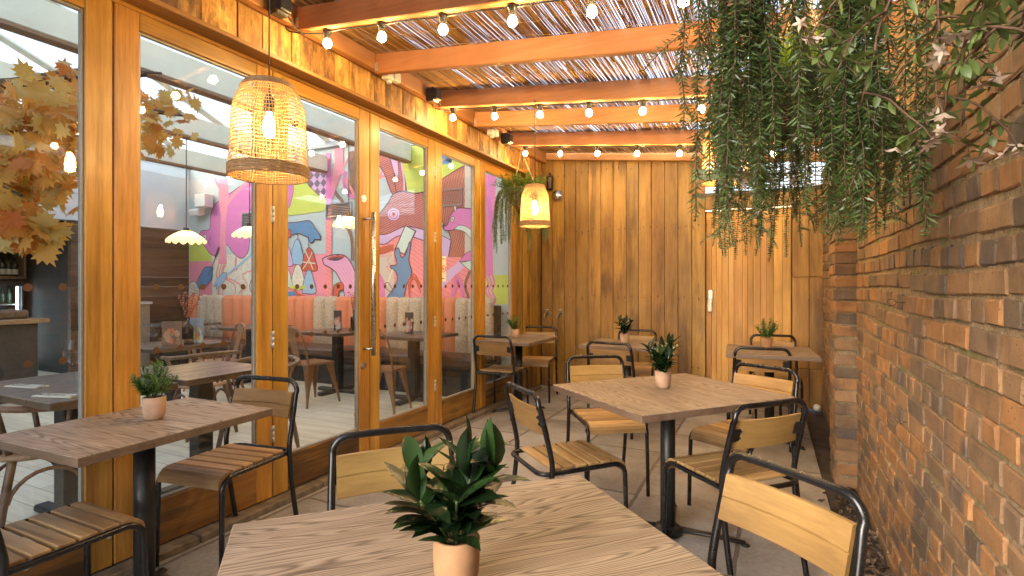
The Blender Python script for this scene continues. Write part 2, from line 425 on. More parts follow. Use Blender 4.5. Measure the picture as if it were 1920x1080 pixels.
# ------------------------------------------------------------------ glazed folding doors
FX = -2.65
JO = [.53, 1.38, 2.234, 3.086, 3.94, 4.755, 5.606]
ZB, ZT, GZ0, GZ1 = .045, 2.6, .274, 2.48
ST = .108
dot_m = plain('brown_glass_dots', (.10, .045, .018), rough=.6)
labs = ['first glazed door leaf, nearest the camera, with autumn foliage behind its pane',
        'glazed door leaf behind the small left table, scalloped lamp seen through it',
        'wide glazed door leaf carrying the long steel pull handle',
        'glazed door leaf just right of the pull handle, pink hare behind it',
        'narrow looking glazed door leaf with the white no smoking sticker',
        'last glazed door leaf, next to the plank wall corner']
doors = []
for i in range(6):
    y0, y1 = JO[i] + .003, JO[i + 1] - .003
    t = thing('glazed_door', labs[i], 'door', (FX, (y0 + y1) / 2, 0), 0, 'folding glazed doors along the dining room')
    w = (y1 - y0) / 2
    def bx(mb, a, b, ch=.003): mb.span(a, b, ch)
    for s in (-1, 1):
        mb = MB(); bx(mb, (-.05, s * w, ZB), (0, s * (w - ST), ZT), .004); mb.build('stile', M['door'], t)
    mb = MB(); bx(mb, (-.048, -w + ST, GZ1 + .012), (-.002, w - ST, ZT)); mb.build('top_rail', M['door_h'], t)
    mb = MB(); bx(mb, (-.048, -w + ST, ZB), (-.002, w - ST, GZ0 - .012)); mb.build('bottom_rail', M['door_low'], t)
    # glazing bead, grey
    mb = MB()
    for (a, b) in (((-.034, -w + ST, GZ0 - .011), (-.012, -w + ST + .011, GZ1 + .011)), ((-.034, w - ST - .011, GZ0 - .011), (-.012, w - ST, GZ1 + .011)),
                   ((-.034, -w + ST + .011, GZ0 - .011), (-.012, w - ST - .011, GZ0)), ((-.034, -w + ST + .011, GZ1), (-.012, w - ST - .011, GZ1 + .011))):
        bx(mb, a, b, .002)
    mb.build('glazing_bead', M['seal'], t)
    mb = MB(); mb.span((-.026, -w + ST + .002, GZ0 - .006), (-.020, w - ST - .002, GZ1 + .006), 0); mb.build('pane', M['glass'], t)
    mb = MB()
    for zz in (1.292, .985):
        q = -w + ST + .085
        while q < w - ST - .02:
            mb.add([(-.0185, q + .016 * math.cos(a * PI / 8), zz + .016 * math.sin(a * PI / 8)) for a in range(16)], [tuple(range(16))]); q += .118
    mb.build('glass_dots', dot_m, t)
    doors.append((t, w))
def hinge(di, ys, z):
    t, w = doors[di]
    mb = MB()
    for kk in range(3):
        mb.tube([(.004, ys * w, z - .05 + kk * .034), (.004, ys * w, z - .05 + kk * .034 + .031)], .007, 8)
    mb.span((-.001, ys * w - .014, z - .048), (.002, ys * w + .014, z + .048), .0008)
    mb.build('hinge', M['galv'], t)
for z in (.42, .98, 1.72): hinge(1, 1, z); hinge(3, 1, z)
for z in (2.3,): hinge(3, 1, z)
t, w = doors[2]
mb = MB()
mb.tube([(.062, w - .03, .79), (.062, w - .03, 1.83)], .017, 14)
for z in (.84, 1.78): mb.tube([(0, w - .062, z), (.05, w - .062, z), (.062, w - .034, z)], .010, 8)
mb.build('pull_handle', M['steel'], t)
for z in (.72, 1.93):
    mb = MB()
    mb.tube([(-.001, w - .066, z), (.006, w - .066, z)], .026, 18); mb.tube([(.006, w - .066, z), (.009, w - .066, z)], .013, 14)
    mb.span((.0092, w - .068, z - .009), (.0105, w - .064, z + .009), .0005)
    mb.build('keyhole_plate', M['steel'], t)
# no smoking sticker on the fifth leaf
t, w = doors[4]
mb = MB(); yc = -w + ST + .05
mb.span((-.0195, yc - .045, 1.335), (-.0185, yc + .045, 1.565), 0)
st = mb.build('sticker', plain('white_sticker', (.8, .79, .76), .5, var=.03), t)
mb = MB()
ring = [(-.0175, yc + .03 * math.cos(a * PI / 12), 1.45 + .03 * math.sin(a * PI / 12)) for a in range(24)]
mb.tube(ring, .0035, 4, closed=True); mb.tube([(-.0175, yc - .021, 1.471), (-.0175, yc + .021, 1.429)], .0035, 4)
mb.build('prohibition_sign', plain('orange_red_ink', (.65, .16, .06), .5), st)
mb = MB()
mb.span((-.0182, yc - .026, 1.444), (-.0178, yc + .012, 1.451), 0)
for q in range(4): mb.span((-.0182, yc - .033 + q * .019, 1.535), (-.0178, yc - .022 + q * .019, 1.545), 0)
mb.span((-.0182, yc - .033, 1.36), (-.0178, yc + .016, 1.366), 0)
mb.build('sticker_print', plain('dark_ink', (.06, .05, .05), .6), st)

# ------------------------------------------------------------------ fascia over the doors
fa = thing('fascia', 'weathered orange plank fascia with a projecting ledge above the glazed doors', 'fascia', (0, 0, 0))
mb = MB(); y = -1.0
while y < 6.35:
    l = R.choice((.13, .16, .17, .19, .21, .24)); d = R.uniform(-.004, .004)
    mb.span((-2.67, y + .002, 2.617), (-2.635 + d, min(6.35, y + l - .003), 2.865), .003); y += l
mb.build('fascia_boards', M['fascia'], fa)
mb = MB(); mb.span((-2.70, -1, 2.592), (-2.535, 5.72, 2.618), .004); mb.build('ledge', M['ledge'], fa)
mb = MB(); mb.span((-2.70, -1, 2.602 - .03), (-2.640, 5.72, 2.5915), .003); mb.build('head_moulding', M['door_h'], fa)
mb = MB(); mb.span((-2.72, -1, 2.62), (-2.672, 6.35, 3.25), .003); mb.build('backing_board', M['ledge'], fa)
# corner boards between the doors and the plank wall
cb = thing('corner_boarding', 'narrow dark stained boards closing the corner right of the last door', 'wall')
mb = MB(); y = 5.612; first = True
while y < 6.34:
    l = .1 if first else R.choice((.09, .1, .12)); first = False
    mb.span((-2.70, y + .002, .04), (-2.648 + R.uniform(-.003, .003), min(6.35, y + l - .002), 2.59), .003); y += l
mb.build('boards', M['plank'], cb)

# ------------------------------------------------------------------ back plank wall
bw = thing('plank_wall', 'tall stained timber plank wall closing the far end of the courtyard', 'wall', (0, 0, 0))
BY = 6.4
mb = MB(); x = -2.66
DX0, DX1, DZ = -.645, .215, 2.125
while x < .62:
    l = R.uniform(.145, .165)
    if x < DX0 - .02 and DX0 < x + l + .05: l = DX0 - .006 - x
    x1 = min(.62, x + l)
    segs = [(0.03, 3.05)]
    if x > -.93: segs = [(.03, 2.30)]
    if DX0 - .02 < x < DX1 - .01:
        segs = [(DZ + .03, 2.30)]
        if x1 > DX1: x1 = DX1 + .006
    elif x >= DX1 - .01: segs = [(.03, .42), (.425, 1.385), (1.39, 2.30)]
    d = R.uniform(-.005, .004)
    for (a, b) in segs: mb.span((x + .002, BY + .0 + d, a), (x1 - .002, BY + .03, b), .003)
    x = x1
mb.build('planks', M['plank'], bw)
nb = MB(); q = random.Random(3); x = -2.58
while x < .5:
    for z in (.35, 1.16, 1.98, 2.72):
        if (x > -.95 and z > 2.2) or DX0 - .03 < x < DX1 + .03: continue
        for dx_ in (0, .085): nb.tube([(x + dx_ + q.gauss(0, .008), BY - .0075, z + q.gauss(0, .02)), (x + dx_, BY + .004, z)][::-1], .004, 6)
    x += .155
nb.build('nail_heads', plain('rusty_nails', (.05, .025, .015), .7), bw)
mb = MB(); mb.span((-2.66, BY + .032, 0), (DX0 - .01, BY + .06, 3.05), 0); mb.span((DX1 + .01, BY + .032, 0), (.62, BY + .06, 2.3), 0); mb.span((DX0 - .01, BY + .032, DZ + .02), (DX1 + .01, BY + .06, 2.3), 0)
mb.span((-2.72, BY + .09, 0), (.64, BY + .12, 2.3), 0); mb.span((-2.72, BY + .09, 2.3), (-.93, BY + .12, 3.2), 0); mb.span((-2.73, 5.6, 0), (-2.705, BY + .12, 3.2), 0)  # unseen sheets added to stop daylight leaking through plank and corner gaps
mb.build('backing', M['ledge'], bw)
# ledged pine door in the wall
mb = MB(); x = DX0 + .004
while x < DX1 - .004:
    l = R.choice((.055, .07, .085, .06)); x1 = min(DX1 - .004, x + l)
    mb.span((x + .001, BY + .012, .03), (x1 - .001, BY + .05, DZ - .085), .002); x = x1
mb.span((DX0 + .004, BY + .008, DZ - .083), (DX1 - .004, BY + .05, DZ), .003)
dr = mb.build('door', M['pine'], bw)
mb = MB(); mb.span((DX0 - .004, BY - .012, DZ + .004), (DX1 + .004, BY + .03, DZ + .026), .003); mb.build('weather_strip', M['steel'], dr)
mb = MB(); mb.span((DX0 + .025, BY - .012, 1.10), (DX0 + .075, BY + .011, 1.25), .006); mb.build('lock_plate', M['galv'], dr)
mb = MB()
mb.cbox((DX0 + .047, BY - .035, 1.055), (.045, .05, .10), .008)
mb.tube([(DX0 + .03, BY - .03, 1.1), (DX0 + .03, BY - .03, 1.14), (DX0 + .063, BY - .03, 1.14), (DX0 + .063, BY - .03, 1.1)], .006, 6)
mb.build('padlock', M['plastic_white'], dr)
# high opening with reeds
op = MB(); op.span((-.93, BY + .0, 2.30), (.62, BY + .05, 2.345), .003); op.build('sill', plain('slate_sill', (.09, .075, .06), .7, var=.3), bw)
op = MB(); op.span((-.93, BY + .03, 2.346), (-.895, BY + .07, 3.0), .003); op.build('opening_jamb', plain('white_jamb', (.75, .74, .72), .5), bw)
op = MB()
z = 2.35
while z < 2.95:
    x = -.9
    while x < .6:
        l = R.uniform(.3, .7); a = R.uniform(-.02, .02)
        op.tube([(x, BY + .08 + R.uniform(-.01, .01), z), (x + l * .5, BY + .08, z + a * .5 + R.uniform(-.004, .004)), (min(.62, x + l), BY + .08, z + a)], R.uniform(.0025, .0045), 5, caps=False)
        x += l * .93
    z += R.uniform(.009, .02)
op.build('reed_screen', wood('screen_reeds', [(.2, .1, .05), (.38, .22, .11), (.5, .33, .18)], axis=0, scale=30, stretch=.05, rough=.6, tint=.4, bmp=.1), bw)

# brass taps and a wall light on the plank wall
for j, (x, lb) in enumerate(((-2.565, 'left of two brass garden taps on the plank wall'), (-2.385, 'right of two brass garden taps on the plank wall'))):
    t = thing('garden_tap', lb, 'tap', (x, BY, .94), 0, 'garden taps on the plank wall')
    mb = MB(); mb.tube([(0, 0, .0), (0, -.012, 0)], .03, 14); mb.tube(smooth_path([(0, -.01, 0), (0, -.06, .0), (-.015, -.085, -.015), (-.02, -.09, -.06)], 4), .012, 8)
    mb.tube([(-.002, -.05, .005), (-.002, -.05, .045)], .009, 8)
    mb.build('tap_body', plain('dull_brass', (.3, .26, .2), .38, metal=.9, var=.3), t)
    mb = MB(); mb.tube([(-.034, -.05, .05), (.03, -.05, .05)], .006, 6); mb.build('tap_handle', M['galv'], t)
t = thing('wall_lantern', 'small dark lantern fixed high on the plank wall beside the corner', 'lantern', (-2.52, BY - .06, 2.60))
mb = MB(); mb.lathe([(.002, .14), (.012, .13), (.014, .10), (.045, .085), (.05, .07), (.042, -.0), (.046, -.06), (.05, -.07), (.03, -.085), (.002, -.09)], 8, smooth=False); mb.span((-.02, .03, -.03), (.02, .06, .05), .003)
mb.build('lantern_body', plain('dark_bronze', (.035, .022, .016), .45, metal=.4, var=.3), t)
t = thing('dome_bell', 'shiny silver dome alarm bell on the plank wall below the lantern', 'bell', (-2.43, BY, 2.44))
mb = MB(); pr = [(.075, 0), (.08, .012), (.076, .03), (.06, .055), (.035, .07), (.002, .076)]
mb.lathe(pr, 20); mb.v = [(a, -c, b) for (a, b, c) in mb.v]; mb.f = [f[::-1] for f in mb.f]
mb.build('dome', plain('chrome_dome', (.7, .7, .7), .15, metal=1, var=.05), t)
t = thing('pipe_cap', 'small white round pipe end at the foot of the plank wall by the brick pier', 'pipe', (.44, 6.2, .06))
mb = MB(); mb.tube([(0, .12, -.02), (0, 0, 0)], .035, 14); mb.sphere((0, 0, 0), .036, 12, 8); mb.build('cap', M['plastic_white'], t)

# ------------------------------------------------------------------ brick wall
def brick_mat():
    m, nt, b = newmat('old_stock_bricks')
    vec, rnd = coords(nt)
    c = ramp(nt, rnd, [(0, (.25, .13, .056)), (.16, (.30, .148, .055)), (.3, (.22, .125, .064)), (.44, (.26, .152, .075)), (.58, (.18, .11, .06)), (.68, (.10, .074, .054)), (.8, (.25, .133, .058)), (.9, (.115, .084, .061)), (1, (.28, .168, .086))])
    n = nd(nt, 'ShaderNodeTexNoise', {'Vector': vec, 'Scale': 9, 'Detail': 6, 'Roughness': .65}).outputs[0]
    blot = nd(nt, 'ShaderNodeTexNoise', {'Vector': nd(nt, 'ShaderNodeMapping', {'Vector': vec, 'Scale': (1, 1, .35)}).outputs[0], 'Scale': 6, 'Detail': 2}).outputs[0]
    burn = ramp(nt, blot, [(.5, (0, 0, 0)), (.62, (1, 1, 1))])
    r2 = ramp(nt, math_(nt, 'FRACT', math_(nt, 'MULTIPLY', rnd, 13.7)), [(.45, (0, 0, 0)), (.6, (1, 1, 1))])
    c = mixc(nt, math_(nt, 'MULTIPLY', math_(nt, 'MULTIPLY', burn, r2), .8), c, (.075, .065, .062))
    c = mixc(nt, 1.0, c, ramp(nt, n, [(.3, (.62, .6, .58)), (.52, (1, 1, 1)), (.7, (1.25, 1.2, 1.12))]), 'MULTIPLY')
    # drags and pale efflorescence
    dr_ = nd(nt, 'ShaderNodeTexNoise', {'Vector': nd(nt, 'ShaderNodeMapping', {'Vector': vec, 'Scale': (1, 1, .16)}).outputs[0], 'Scale': 34, 'Detail': 5, 'Roughness': .7}).outputs[0]
    c = mixc(nt, ramp(nt, dr_, [(.56, (0, 0, 0)), (.8, (.4, .4, .4))]), c, (.42, .3, .18))
    pit = nd(nt, 'ShaderNodeTexVoronoi', {'Vector': vec, 'Scale': 70}).outputs[0]
    pf = ramp(nt, pit, [(.1, (1, 1, 1)), (.2, (0, 0, 0))])
    gate = ramp(nt, n, [(.5, (0, 0, 0)), (.6, (1, 1, 1))])
    pf = math_(nt, 'MULTIPLY', pf, gate)
    c = mixc(nt, math_(nt, 'MULTIPLY', pf, .75), c, (.05, .035, .025))
    nt.links.new(c, b.inputs['Base Color']); b.inputs['Roughness'].default_value = .82
    fine = nd(nt, 'ShaderNodeTexNoise', {'Vector': vec, 'Scale': 120, 'Detail': 4, 'Roughness': .7}).outputs[0]
    h = math_(nt, 'SUBTRACT', math_(nt, 'ADD', math_(nt, 'MULTIPLY', n, .8), math_(nt, 'ADD', math_(nt, 'MULTIPLY', fine, .35), math_(nt, 'MULTIPLY', dr_, .5))), math_(nt, 'MULTIPLY', pf, .7))
    bump(nt, b, h, 1.0, .009)
    return m
def mortar_mat():
    m, nt, b = newmat('sandy_mortar')
    tc = nd(nt, 'ShaderNodeTexCoord').outputs['Object']
    n = nd(nt, 'ShaderNodeTexNoise', {'Vector': tc, 'Scale': 60, 'Detail': 6, 'Roughness': .7}).outputs[0]
    n2 = nd(nt, 'ShaderNodeTexNoise', {'Vector': tc, 'Scale': 4, 'Detail': 5, 'Roughness': .65}).outputs[0]
    c = ramp(nt, n, [(.3, (.14, .10, .06)), (.7, (.36, .27, .165))])
    c = mixc(nt, ramp(nt, n2, [(.52, (0, 0, 0)), (.64, (.7, .7, .7))]), c, (.10, .115, .025))
    nt.links.new(c, b.inputs['Base Color']); b.inputs['Roughness'].default_value = .95
    bump(nt, b, n, 1.0, .01)
    return m
M['brick'], M['mortar'] = brick_mat(), mortar_mat()
WX = .50
CH, BL = .081, .236
rb = random.Random(11)
def wob_brick(mb, a, b):
    """slightly uneven hand-laid brick"""
    c = [(a[i] + b[i]) / 2 for i in range(3)]
    s = [b[i] - a[i] for i in range(3)]
    rot = Euler((rb.gauss(0, .006), rb.gauss(0, .004), rb.gauss(0, .004))).to_matrix()
    n0 = len(mb.v)
    mb.cbox(c, s, rb.uniform(.003, .006), rot)
    for i in range(n0, len(mb.v)):
        v = mb.v[i]
        mb.v[i] = (v[0] + rb.gauss(0, .0012), v[1] + rb.gauss(0, .0018), v[2] + rb.gauss(0, .0016))
def wave(y, c):  # courses are not dead level
    return .010 * math.sin(y * 1.7 + c * .5) + .006 * math.sin(y * 4.1 + c * 1.3)
bwall = thing('brick_wall', 'old brown and orange brick wall with a brick pier along the right of the courtyard', 'wall')
bm, pm = MB(), MB()
NC = 31
for c in range(NC):
    z0 = -.02 + c * CH
    header = c % 2 == 1
    step = BL / 2 if header else BL
    y = -1.2 + (BL * .25 if header else 0) + rb.uniform(-.03, .03)
    while y < 6.4:
        l = step * rb.uniform(.94, 1.06)
        yc = y + l / 2
        if yc < 3.98 or yc > 4.42:
            d = rb.gauss(0, .0014)
            dz = wave(yc, c)
            wob_brick(bm, (WX - d, y + .006, z0 + .008 + dz), (WX + .11, y + l - .006, z0 + CH - .008 + dz))
        y += l
    # pier, one header and bat per course
    d = rb.gauss(0, .003); dz = wave(4.2, c)
    o = 0 if header else .06
    wob_brick(bm, (WX - .115 + d, 4.03, z0 + .006 + dz), (WX + .1, 4.03 + .11 + o, z0 + CH - .007 + dz))
    wob_brick(bm, (WX - .115 + d, 4.15 + o, z0 + .006 + dz), (WX + .1, 4.39, z0 + CH - .007 + dz))
bm.build('bricks', M['brick'], bwall)
mm = MB()
# mortar bed as a slightly lumpy sheet just behind the brick faces
ny = 180; nz = 60
def mort(y0, y1, xf, nm):
    vs, fs = [], []
    for i in range(nm + 1):
        for j in range(nz + 1):
            vs.append((xf + .009 + rb.gauss(0, .0018), y0 + (y1 - y0) * i / nm, -.02 + 2.51 * j / nz))
    for i in range(nm):
        for j in range(nz):
            a = i * (nz + 1) + j
            fs.append((a, a + 1, a + nz + 2, a + nz + 1))
    mm.add(vs, fs)
mort(-1.2, 4.05, WX, ny); mort(4.37, 6.4, WX, 60)
mm.span((WX - .104, 4.041, -.02), (WX + .1, 4.38, 2.485), 0)
mm.span((WX + .03, -1.2, -.02), (WX + .112, 6.4, 2.485), 0)
mm.build('mortar', M['mortar'], bwall)
# screw eyes in the wall
for (y, z, lb) in ((2.66, 1.23, 'small rusty screw eye in the brick wall, the upper of two'), (2.62, .75, 'small rusty screw eye in the brick wall, the lower of two')):
    mb = MB(); mb.tube([(0, 0, 0), (-.03, 0, 0)], .0025, 6); mb.tube(arc((-.045, 0, 0), .015, PI * .0, PI * 1.9, 14, (1, 0, 0), (0, .4, .9)), .0025, 6)
    o = mb.build('screw_eye', plain('rusty_wire', (.12, .07, .04), .6, metal=.4), None); o.location = (WX, y, z)
    tag(o, lb, 'hook')
# leaf litter along the foot of the brick wall
lt = MB()
for i in range(900):
    x = WX - abs(rb.gauss(0, .07)) - .01; y = rb.uniform(1.2, 4.0); s = rb.uniform(.012, .04); a = rb.uniform(0, 2 * PI)
    z = -.02 + rb.uniform(0, .035)
    rot = Euler((rb.uniform(-.6, .6), rb.uniform(-.6, .6), a)).to_matrix()
    vs = [rot @ Vector(p) + Vector((x, y, z)) for p in ((-s, 0, 0), (0, -s * .35, .004), (s, 0, 0), (0, s * .35, .004))]
    lt.add(vs, [(0, 1, 2, 3)])
o = lt.build('leaf_litter', leafmat('dead_leaves', [(.02, .014, .01), (.07, .045, .03), (.15, .11, .08)], .8, .0))
tag(o, 'dry dark leaf litter gathered at the foot of the brick wall', 'leaves'); o['kind'] = 'stuff'

# ------------------------------------------------------------------ pergola
pg = thing('pergola', 'orange stained timber pergola of joists carrying the reed roof', 'pergola')
def zb(x): return 2.83 - .107 * (x + 2.5)
mb = MB(); mb.span((-2.634, -1, 2.868), (-2.575, 6.38, 3.01), .004); mb.build('wall_plate', M['beam_y'], pg)
BEAMS = [.80, 1.56, 2.33, 3.05, 3.87, 4.49, 5.27, 6.33]
def slope_beam(mb, y0, y1, x0, x1, h):
    L = math.hypot(x1 - x0, zb(x1) - zb(x0)); a = math.atan(.107)
    rot = Euler((0, a, 0)).to_matrix()
    mb.cbox(((x0 + x1) / 2, (y0 + y1) / 2, (zb(x0) + zb(x1)) / 2 + h / 2), (L, y1 - y0, h), .005, rot)
for i, y in enumerate(BEAMS):
    mb = MB(); slope_beam(mb, y, y + .048, -2.573, .66, .14 if i < 7 else .1)
    if i == 7: mb.v = [(a, b, c_ + .068) for (a, b, c_) in mb.v]
    mb.build('joist', M['beam'], pg)
    if i != 7:
        for s in (-1, 1):
            mb = MB(); yy = y - .0025 if s < 0 else y + .0505
            mb.span((-2.572, yy - .001, 2.85), (-2.545, yy + .001, 2.91), 0); mb.build('joist_hanger', M['galv'], pg)

# reed roof
rr = random.Random(5)
rm = MB()
for layer in range(2):
    x = -2.72
    while x < .75:
        dens = (x + 2.7) / 3.4
        r = rr.uniform(.0016, .0029)
        y = -.5 + rr.uniform(-.2, .1)
        while y < 6.25:
            l = rr.uniform(.7, 1.9)
            y1 = min(6.31, y + l)
            if y1 - y > .15 and rr.random() < (.985 if layer == 0 else .45):
                x0 = x + rr.gauss(0, .0035); x1 = x0 + rr.gauss(0, .009); xm = (x0 + x1) / 2 + rr.gauss(0, .004)
                zz = (.148 if layer == 0 else .158) + rr.uniform(-.002, .006)
                rm.tube([(x0, y, zb(x0) + zz + rr.uniform(-.003, .002)), (xm, (y + y1) / 2, zb(xm) + zz), (x1, y1, zb(x1) + zz + rr.uniform(-.003, .002))], [r, r * .95, r * .8], 5, caps=False)
            y = y1 + rr.uniform(-.05, .02)
        x += 1.75 * r + (rr.uniform(.0015, .0042) if rr.random() < .10 + .26 * dens else 0)
o = rm.build('reed_roof', M['reed'])
tag(o, 'split reed matting laid over the pergola joists, daylight showing between the reeds', 'reed roof')
wm = MB()
y = .3
while y < 6.4:
    pts = [(-2.65 + i * .11, y + rr.gauss(0, .012), zb(-2.65 + i * .11) + .1415) for i in range(31)]
    wm.tube(pts, .0011, 4); y += .21
wm.build('tie_wire', M['rattan'], o)
# ------------------------------------------------------------------ chairs
def chair_meshes(t):
    # back frame: rear legs and the top hoop as one bent tube
    half = [(-.205, -.075, 0), (-.205, -.03, .24), (-.205, -.006, .44), (-.205, -.012, .52), (-.202, -.04, .64), (-.198, -.062, .73)]
    half = smooth_path(half, 5)
    cor = arc((-.143, -.070, .745), .055, PI, PI / 2, 7)
    left = half + cor
    pts = left + [Vector((-.07, -.075, .80)), Vector((0, -.077, .80)), Vector((.07, -.075, .80))] + [Vector((-p.x, p.y, p.z)) for p in left[::-1]]
    mb = MB(); mb.tube(pts, .0125, 10); mb.build('back_frame', M['black'], t)
    # seat frame with the two front legs
    L = [Vector((-.192, .405, 0)), Vector((-.19, .402, .2)), Vector((-.187, .398, .37))] + arc((-.187, .338, .38), .06, 0, PI / 2, 6, (0, 1, 0), (0, 0, 1))
    L += [Vector((-.187, .2, .438)), Vector((-.187, .02, .436))] + arc((-.132, .0, .436), .055, PI, PI * 1.5, 6, (1, 0, 0), (0, 1, 0))
    pts = L + [Vector((-p.x, p.y, p.z)) for p in L[::-1]]
    mb = MB(); mb.tube(pts, .0115, 10); mb.build('seat_frame', M['black'], t)
    # slatted seat, front slat rolled over
    mb = MB()
    for i in range(5):
        y0 = .004 + i * .0665
        mb.cbox((0, y0 + .029, .4485 + R.uniform(-.001, .001)), (.352, .054, .017), .004)
    prof = [(.337, .457), (.362, .4565), (.385, .450), (.402, .436), (.410, .418), (.411, .395)]
    inner = [(.337, .440), (.360, .4395), (.376, .435), (.388, .425), (.394, .412), (.395, .395)]
    for x0, x1 in ((-.176, .176),):
        vs = [(x, y, z) for x in (x0, x1) for (y, z) in prof + inner]
        n = len(prof); fs = []
        for i in range(n - 1):
            fs.append((i, 2 * n + i, 2 * n + i + 1, i + 1)); fs.append((n + i, n + i + 1, 3 * n + i + 1, 3 * n + i))
            fs.append((i, i + 1, n + i + 1, n + i)); fs.append((2 * n + i, 3 * n + i, 3 * n + i + 1, 2 * n + i + 1))
        fs.append((0, n, 3 * n, 2 * n)); fs.append((n - 1, 3 * n - 1, 4 * n - 1, 2 * n - 1))
        mb.add(vs, fs)
    mb.build('seat', M['slat_worn'], t)
    # curved backrest with a groove in its front face
    h = .128; th = .016; lean = .27
    sec = [(0, 0), (th - .002, 0), (th, .003), (th, h / 2 - .003), (th - .005, h / 2), (th, h / 2 + .003), (th, h - .003), (th - .002, h), (0, h)]
    mb = MB(); vs, fs = [], []
    nseg = 14; ns = len(sec)
    for i in range(nseg + 1):
        u = -1 + 2 * i / nseg
        x = u * .187; yb = -.022 * (1 - u * u) + .004
        for (a, z) in sec:
            vs.append((x, -.030 + yb + a - (z) * lean, .612 + z))
    for i in range(nseg):
        for k in range(ns):
            k2 = (k + 1) % ns
            fs.append((i * ns + k, (i + 1) * ns + k, (i + 1) * ns + k2, i * ns + k2))
    fs.append(tuple(range(ns))); fs.append(tuple(nseg * ns + k for k in range(ns))[::-1])
    mb.add(vs, fs); mb.build('backrest', M['slat'], t)
    for s in (-1, 1):
        mb = MB()
        rot = Euler((math.atan(lean), 0, -s * .17)).to_matrix()
        mb.cbox((s * .167, -.0515, .676), (.055, .004, .056), .0012, rot)
        for dz in (-.015, .015): mb.cbox((s * .152, -.0545 - dz * lean, .676 + dz), (.009, .004, .009), .001, rot)
        mb.build('bracket', M['iron'], t)
    for s in (-1, 1):
        for yy in (.06, .29):
            mb = MB(); mb.tube([(s * .176, yy, .428), (s * .176, yy, .419)], .008, 8); mb.build('bolt', M['galv'], t)

CHG = 'black framed slatted chairs in the courtyard'
# (back-top centre x, y, facing angle) ; rz turns local +y (front)
CH_ = [(-2.25, .70, 0, 'black framed slatted chair at lower left corner, tucked under near end of left table'),
       (-2.43, 2.01, 188, 'slatted chair against the doors, at the far end of the small left table'),
       (-1.165, 1.475, 227, 'slatted chair half hidden by the big leafy potted plant, across the nearest table'),
       (-1.085, 2.345, -42, 'slatted chair seen from behind, left of the middle table, its back tilted sideways'),
       (-1.10, 3.62, 214, 'slatted chair with pale backrest facing us behind the middle table, left side'),
       (-.02, 3.62, 150, 'slatted chair facing us at the right rear of the middle table'),
       (.012, 2.51, 47, 'slatted chair seen from behind at the right front of the middle table'),
       (.05, 1.61, 141, 'closest slatted chair, big backrest facing us at lower right by the brick wall'),
       (-2.435, 4.60, 3, 'slatted chair seen from behind at the far left table by the doors'),
       (-2.48, 5.93, 192, 'slatted chair beneath the taps, behind the far left table'),
       (-1.25, 4.515, -5, 'slatted chair seen from behind, before the far table with three part bluish plant'),
       (-1.32, 5.95, 188, 'slatted chair against the plank wall behind the far centre table'),
       (-.05, 4.655, 6, 'slatted chair seen from behind at the far right table'),
       (.03, 5.92, 186, 'slatted chair by the pine door, behind the far right table')]
CH_[10] = CH_[10][:3] + ('slatted chair seen from behind at the far centre table',)
proto = None
for (x, y, a, lb) in CH_:
    rz = math.radians(a)
    # the back top sits .075 behind the origin
    ox, oy = x - math.sin(rz) * .075, y + math.cos(rz) * .075
    if proto is None:
        proto = thing('slatted_chair', lb, 'chair', (ox, oy, 0), rz, CHG); chair_meshes(proto)
    else:
        dup(proto, (ox, oy, 0), rz, lb)

# ------------------------------------------------------------------ tables
def table(lb, cx, cy, lx, ly, rz, grainx=True, zt=.75):
    t = thing('pedestal_table', lb, 'table', (cx, cy, 0), math.radians(rz), 'wooden topped pedestal tables in the courtyard')
    mb = MB()
    mb.cbox((0, 0, zt - .0165), (lx, ly, .033), .0025)
    o = mb.build('tabletop', [M['top'], M['top_edge']], t)
    for p_ in o.data.polygons: p_.material_index = 0 if abs(p_.normal.z) > .6 else 1
    mb = MB(); mb.tube([(0, 0, .02), (0, 0, zt - .045)], .038, 20); mb.span((-.13, -.13, zt - .045), (.13, .13, zt - .034), .002); mb.build('column', M['iron'], t)
    mb = MB()
    mb.lathe([(.001, .05), (.06, .046), (.075, .03), (.075, .012), (.001, .011)], 18)
    for k in range(4):
        a = PI / 4 + k * PI / 2
        R_ = .66 * min(lx, ly) * .72
        pts = [(math.cos(a) * .05, math.sin(a) * .05, .034), (math.cos(a) * R_ * .6, math.sin(a) * R_ * .6, .027), (math.cos(a) * R_, math.sin(a) * R_, .014)]
        mb.tube(pts, [.026, .02, .017], 8, flat=.5)
        mb.lathe([(.001, .0), (.02, .0), (.022, .006), (.001, .012)], 10, (math.cos(a) * R_, math.sin(a) * R_, 0))
    mb.build('base', M['iron'], t)
    return t
table('nearest wooden table filling the bottom of the view, strong open grain', -.519, .886, .90, .785, 46.6)
table('middle wooden table ringed by four chairs', -.478, 2.872, .785, .94, -40.3)
table('narrow wooden table at left, right against the glazed doors', -2.28, 1.30, .575, .76, 1.5)
table('far left wooden table in the corner below the hanging basket', -2.345, 5.03, .58, .80, 0)
table('far centre wooden table in front of the plank wall', -1.21, 5.03, .74, .64, -2)
table('far right wooden table in front of the pine door', 0.002, 5.02, .675, .74, 3)

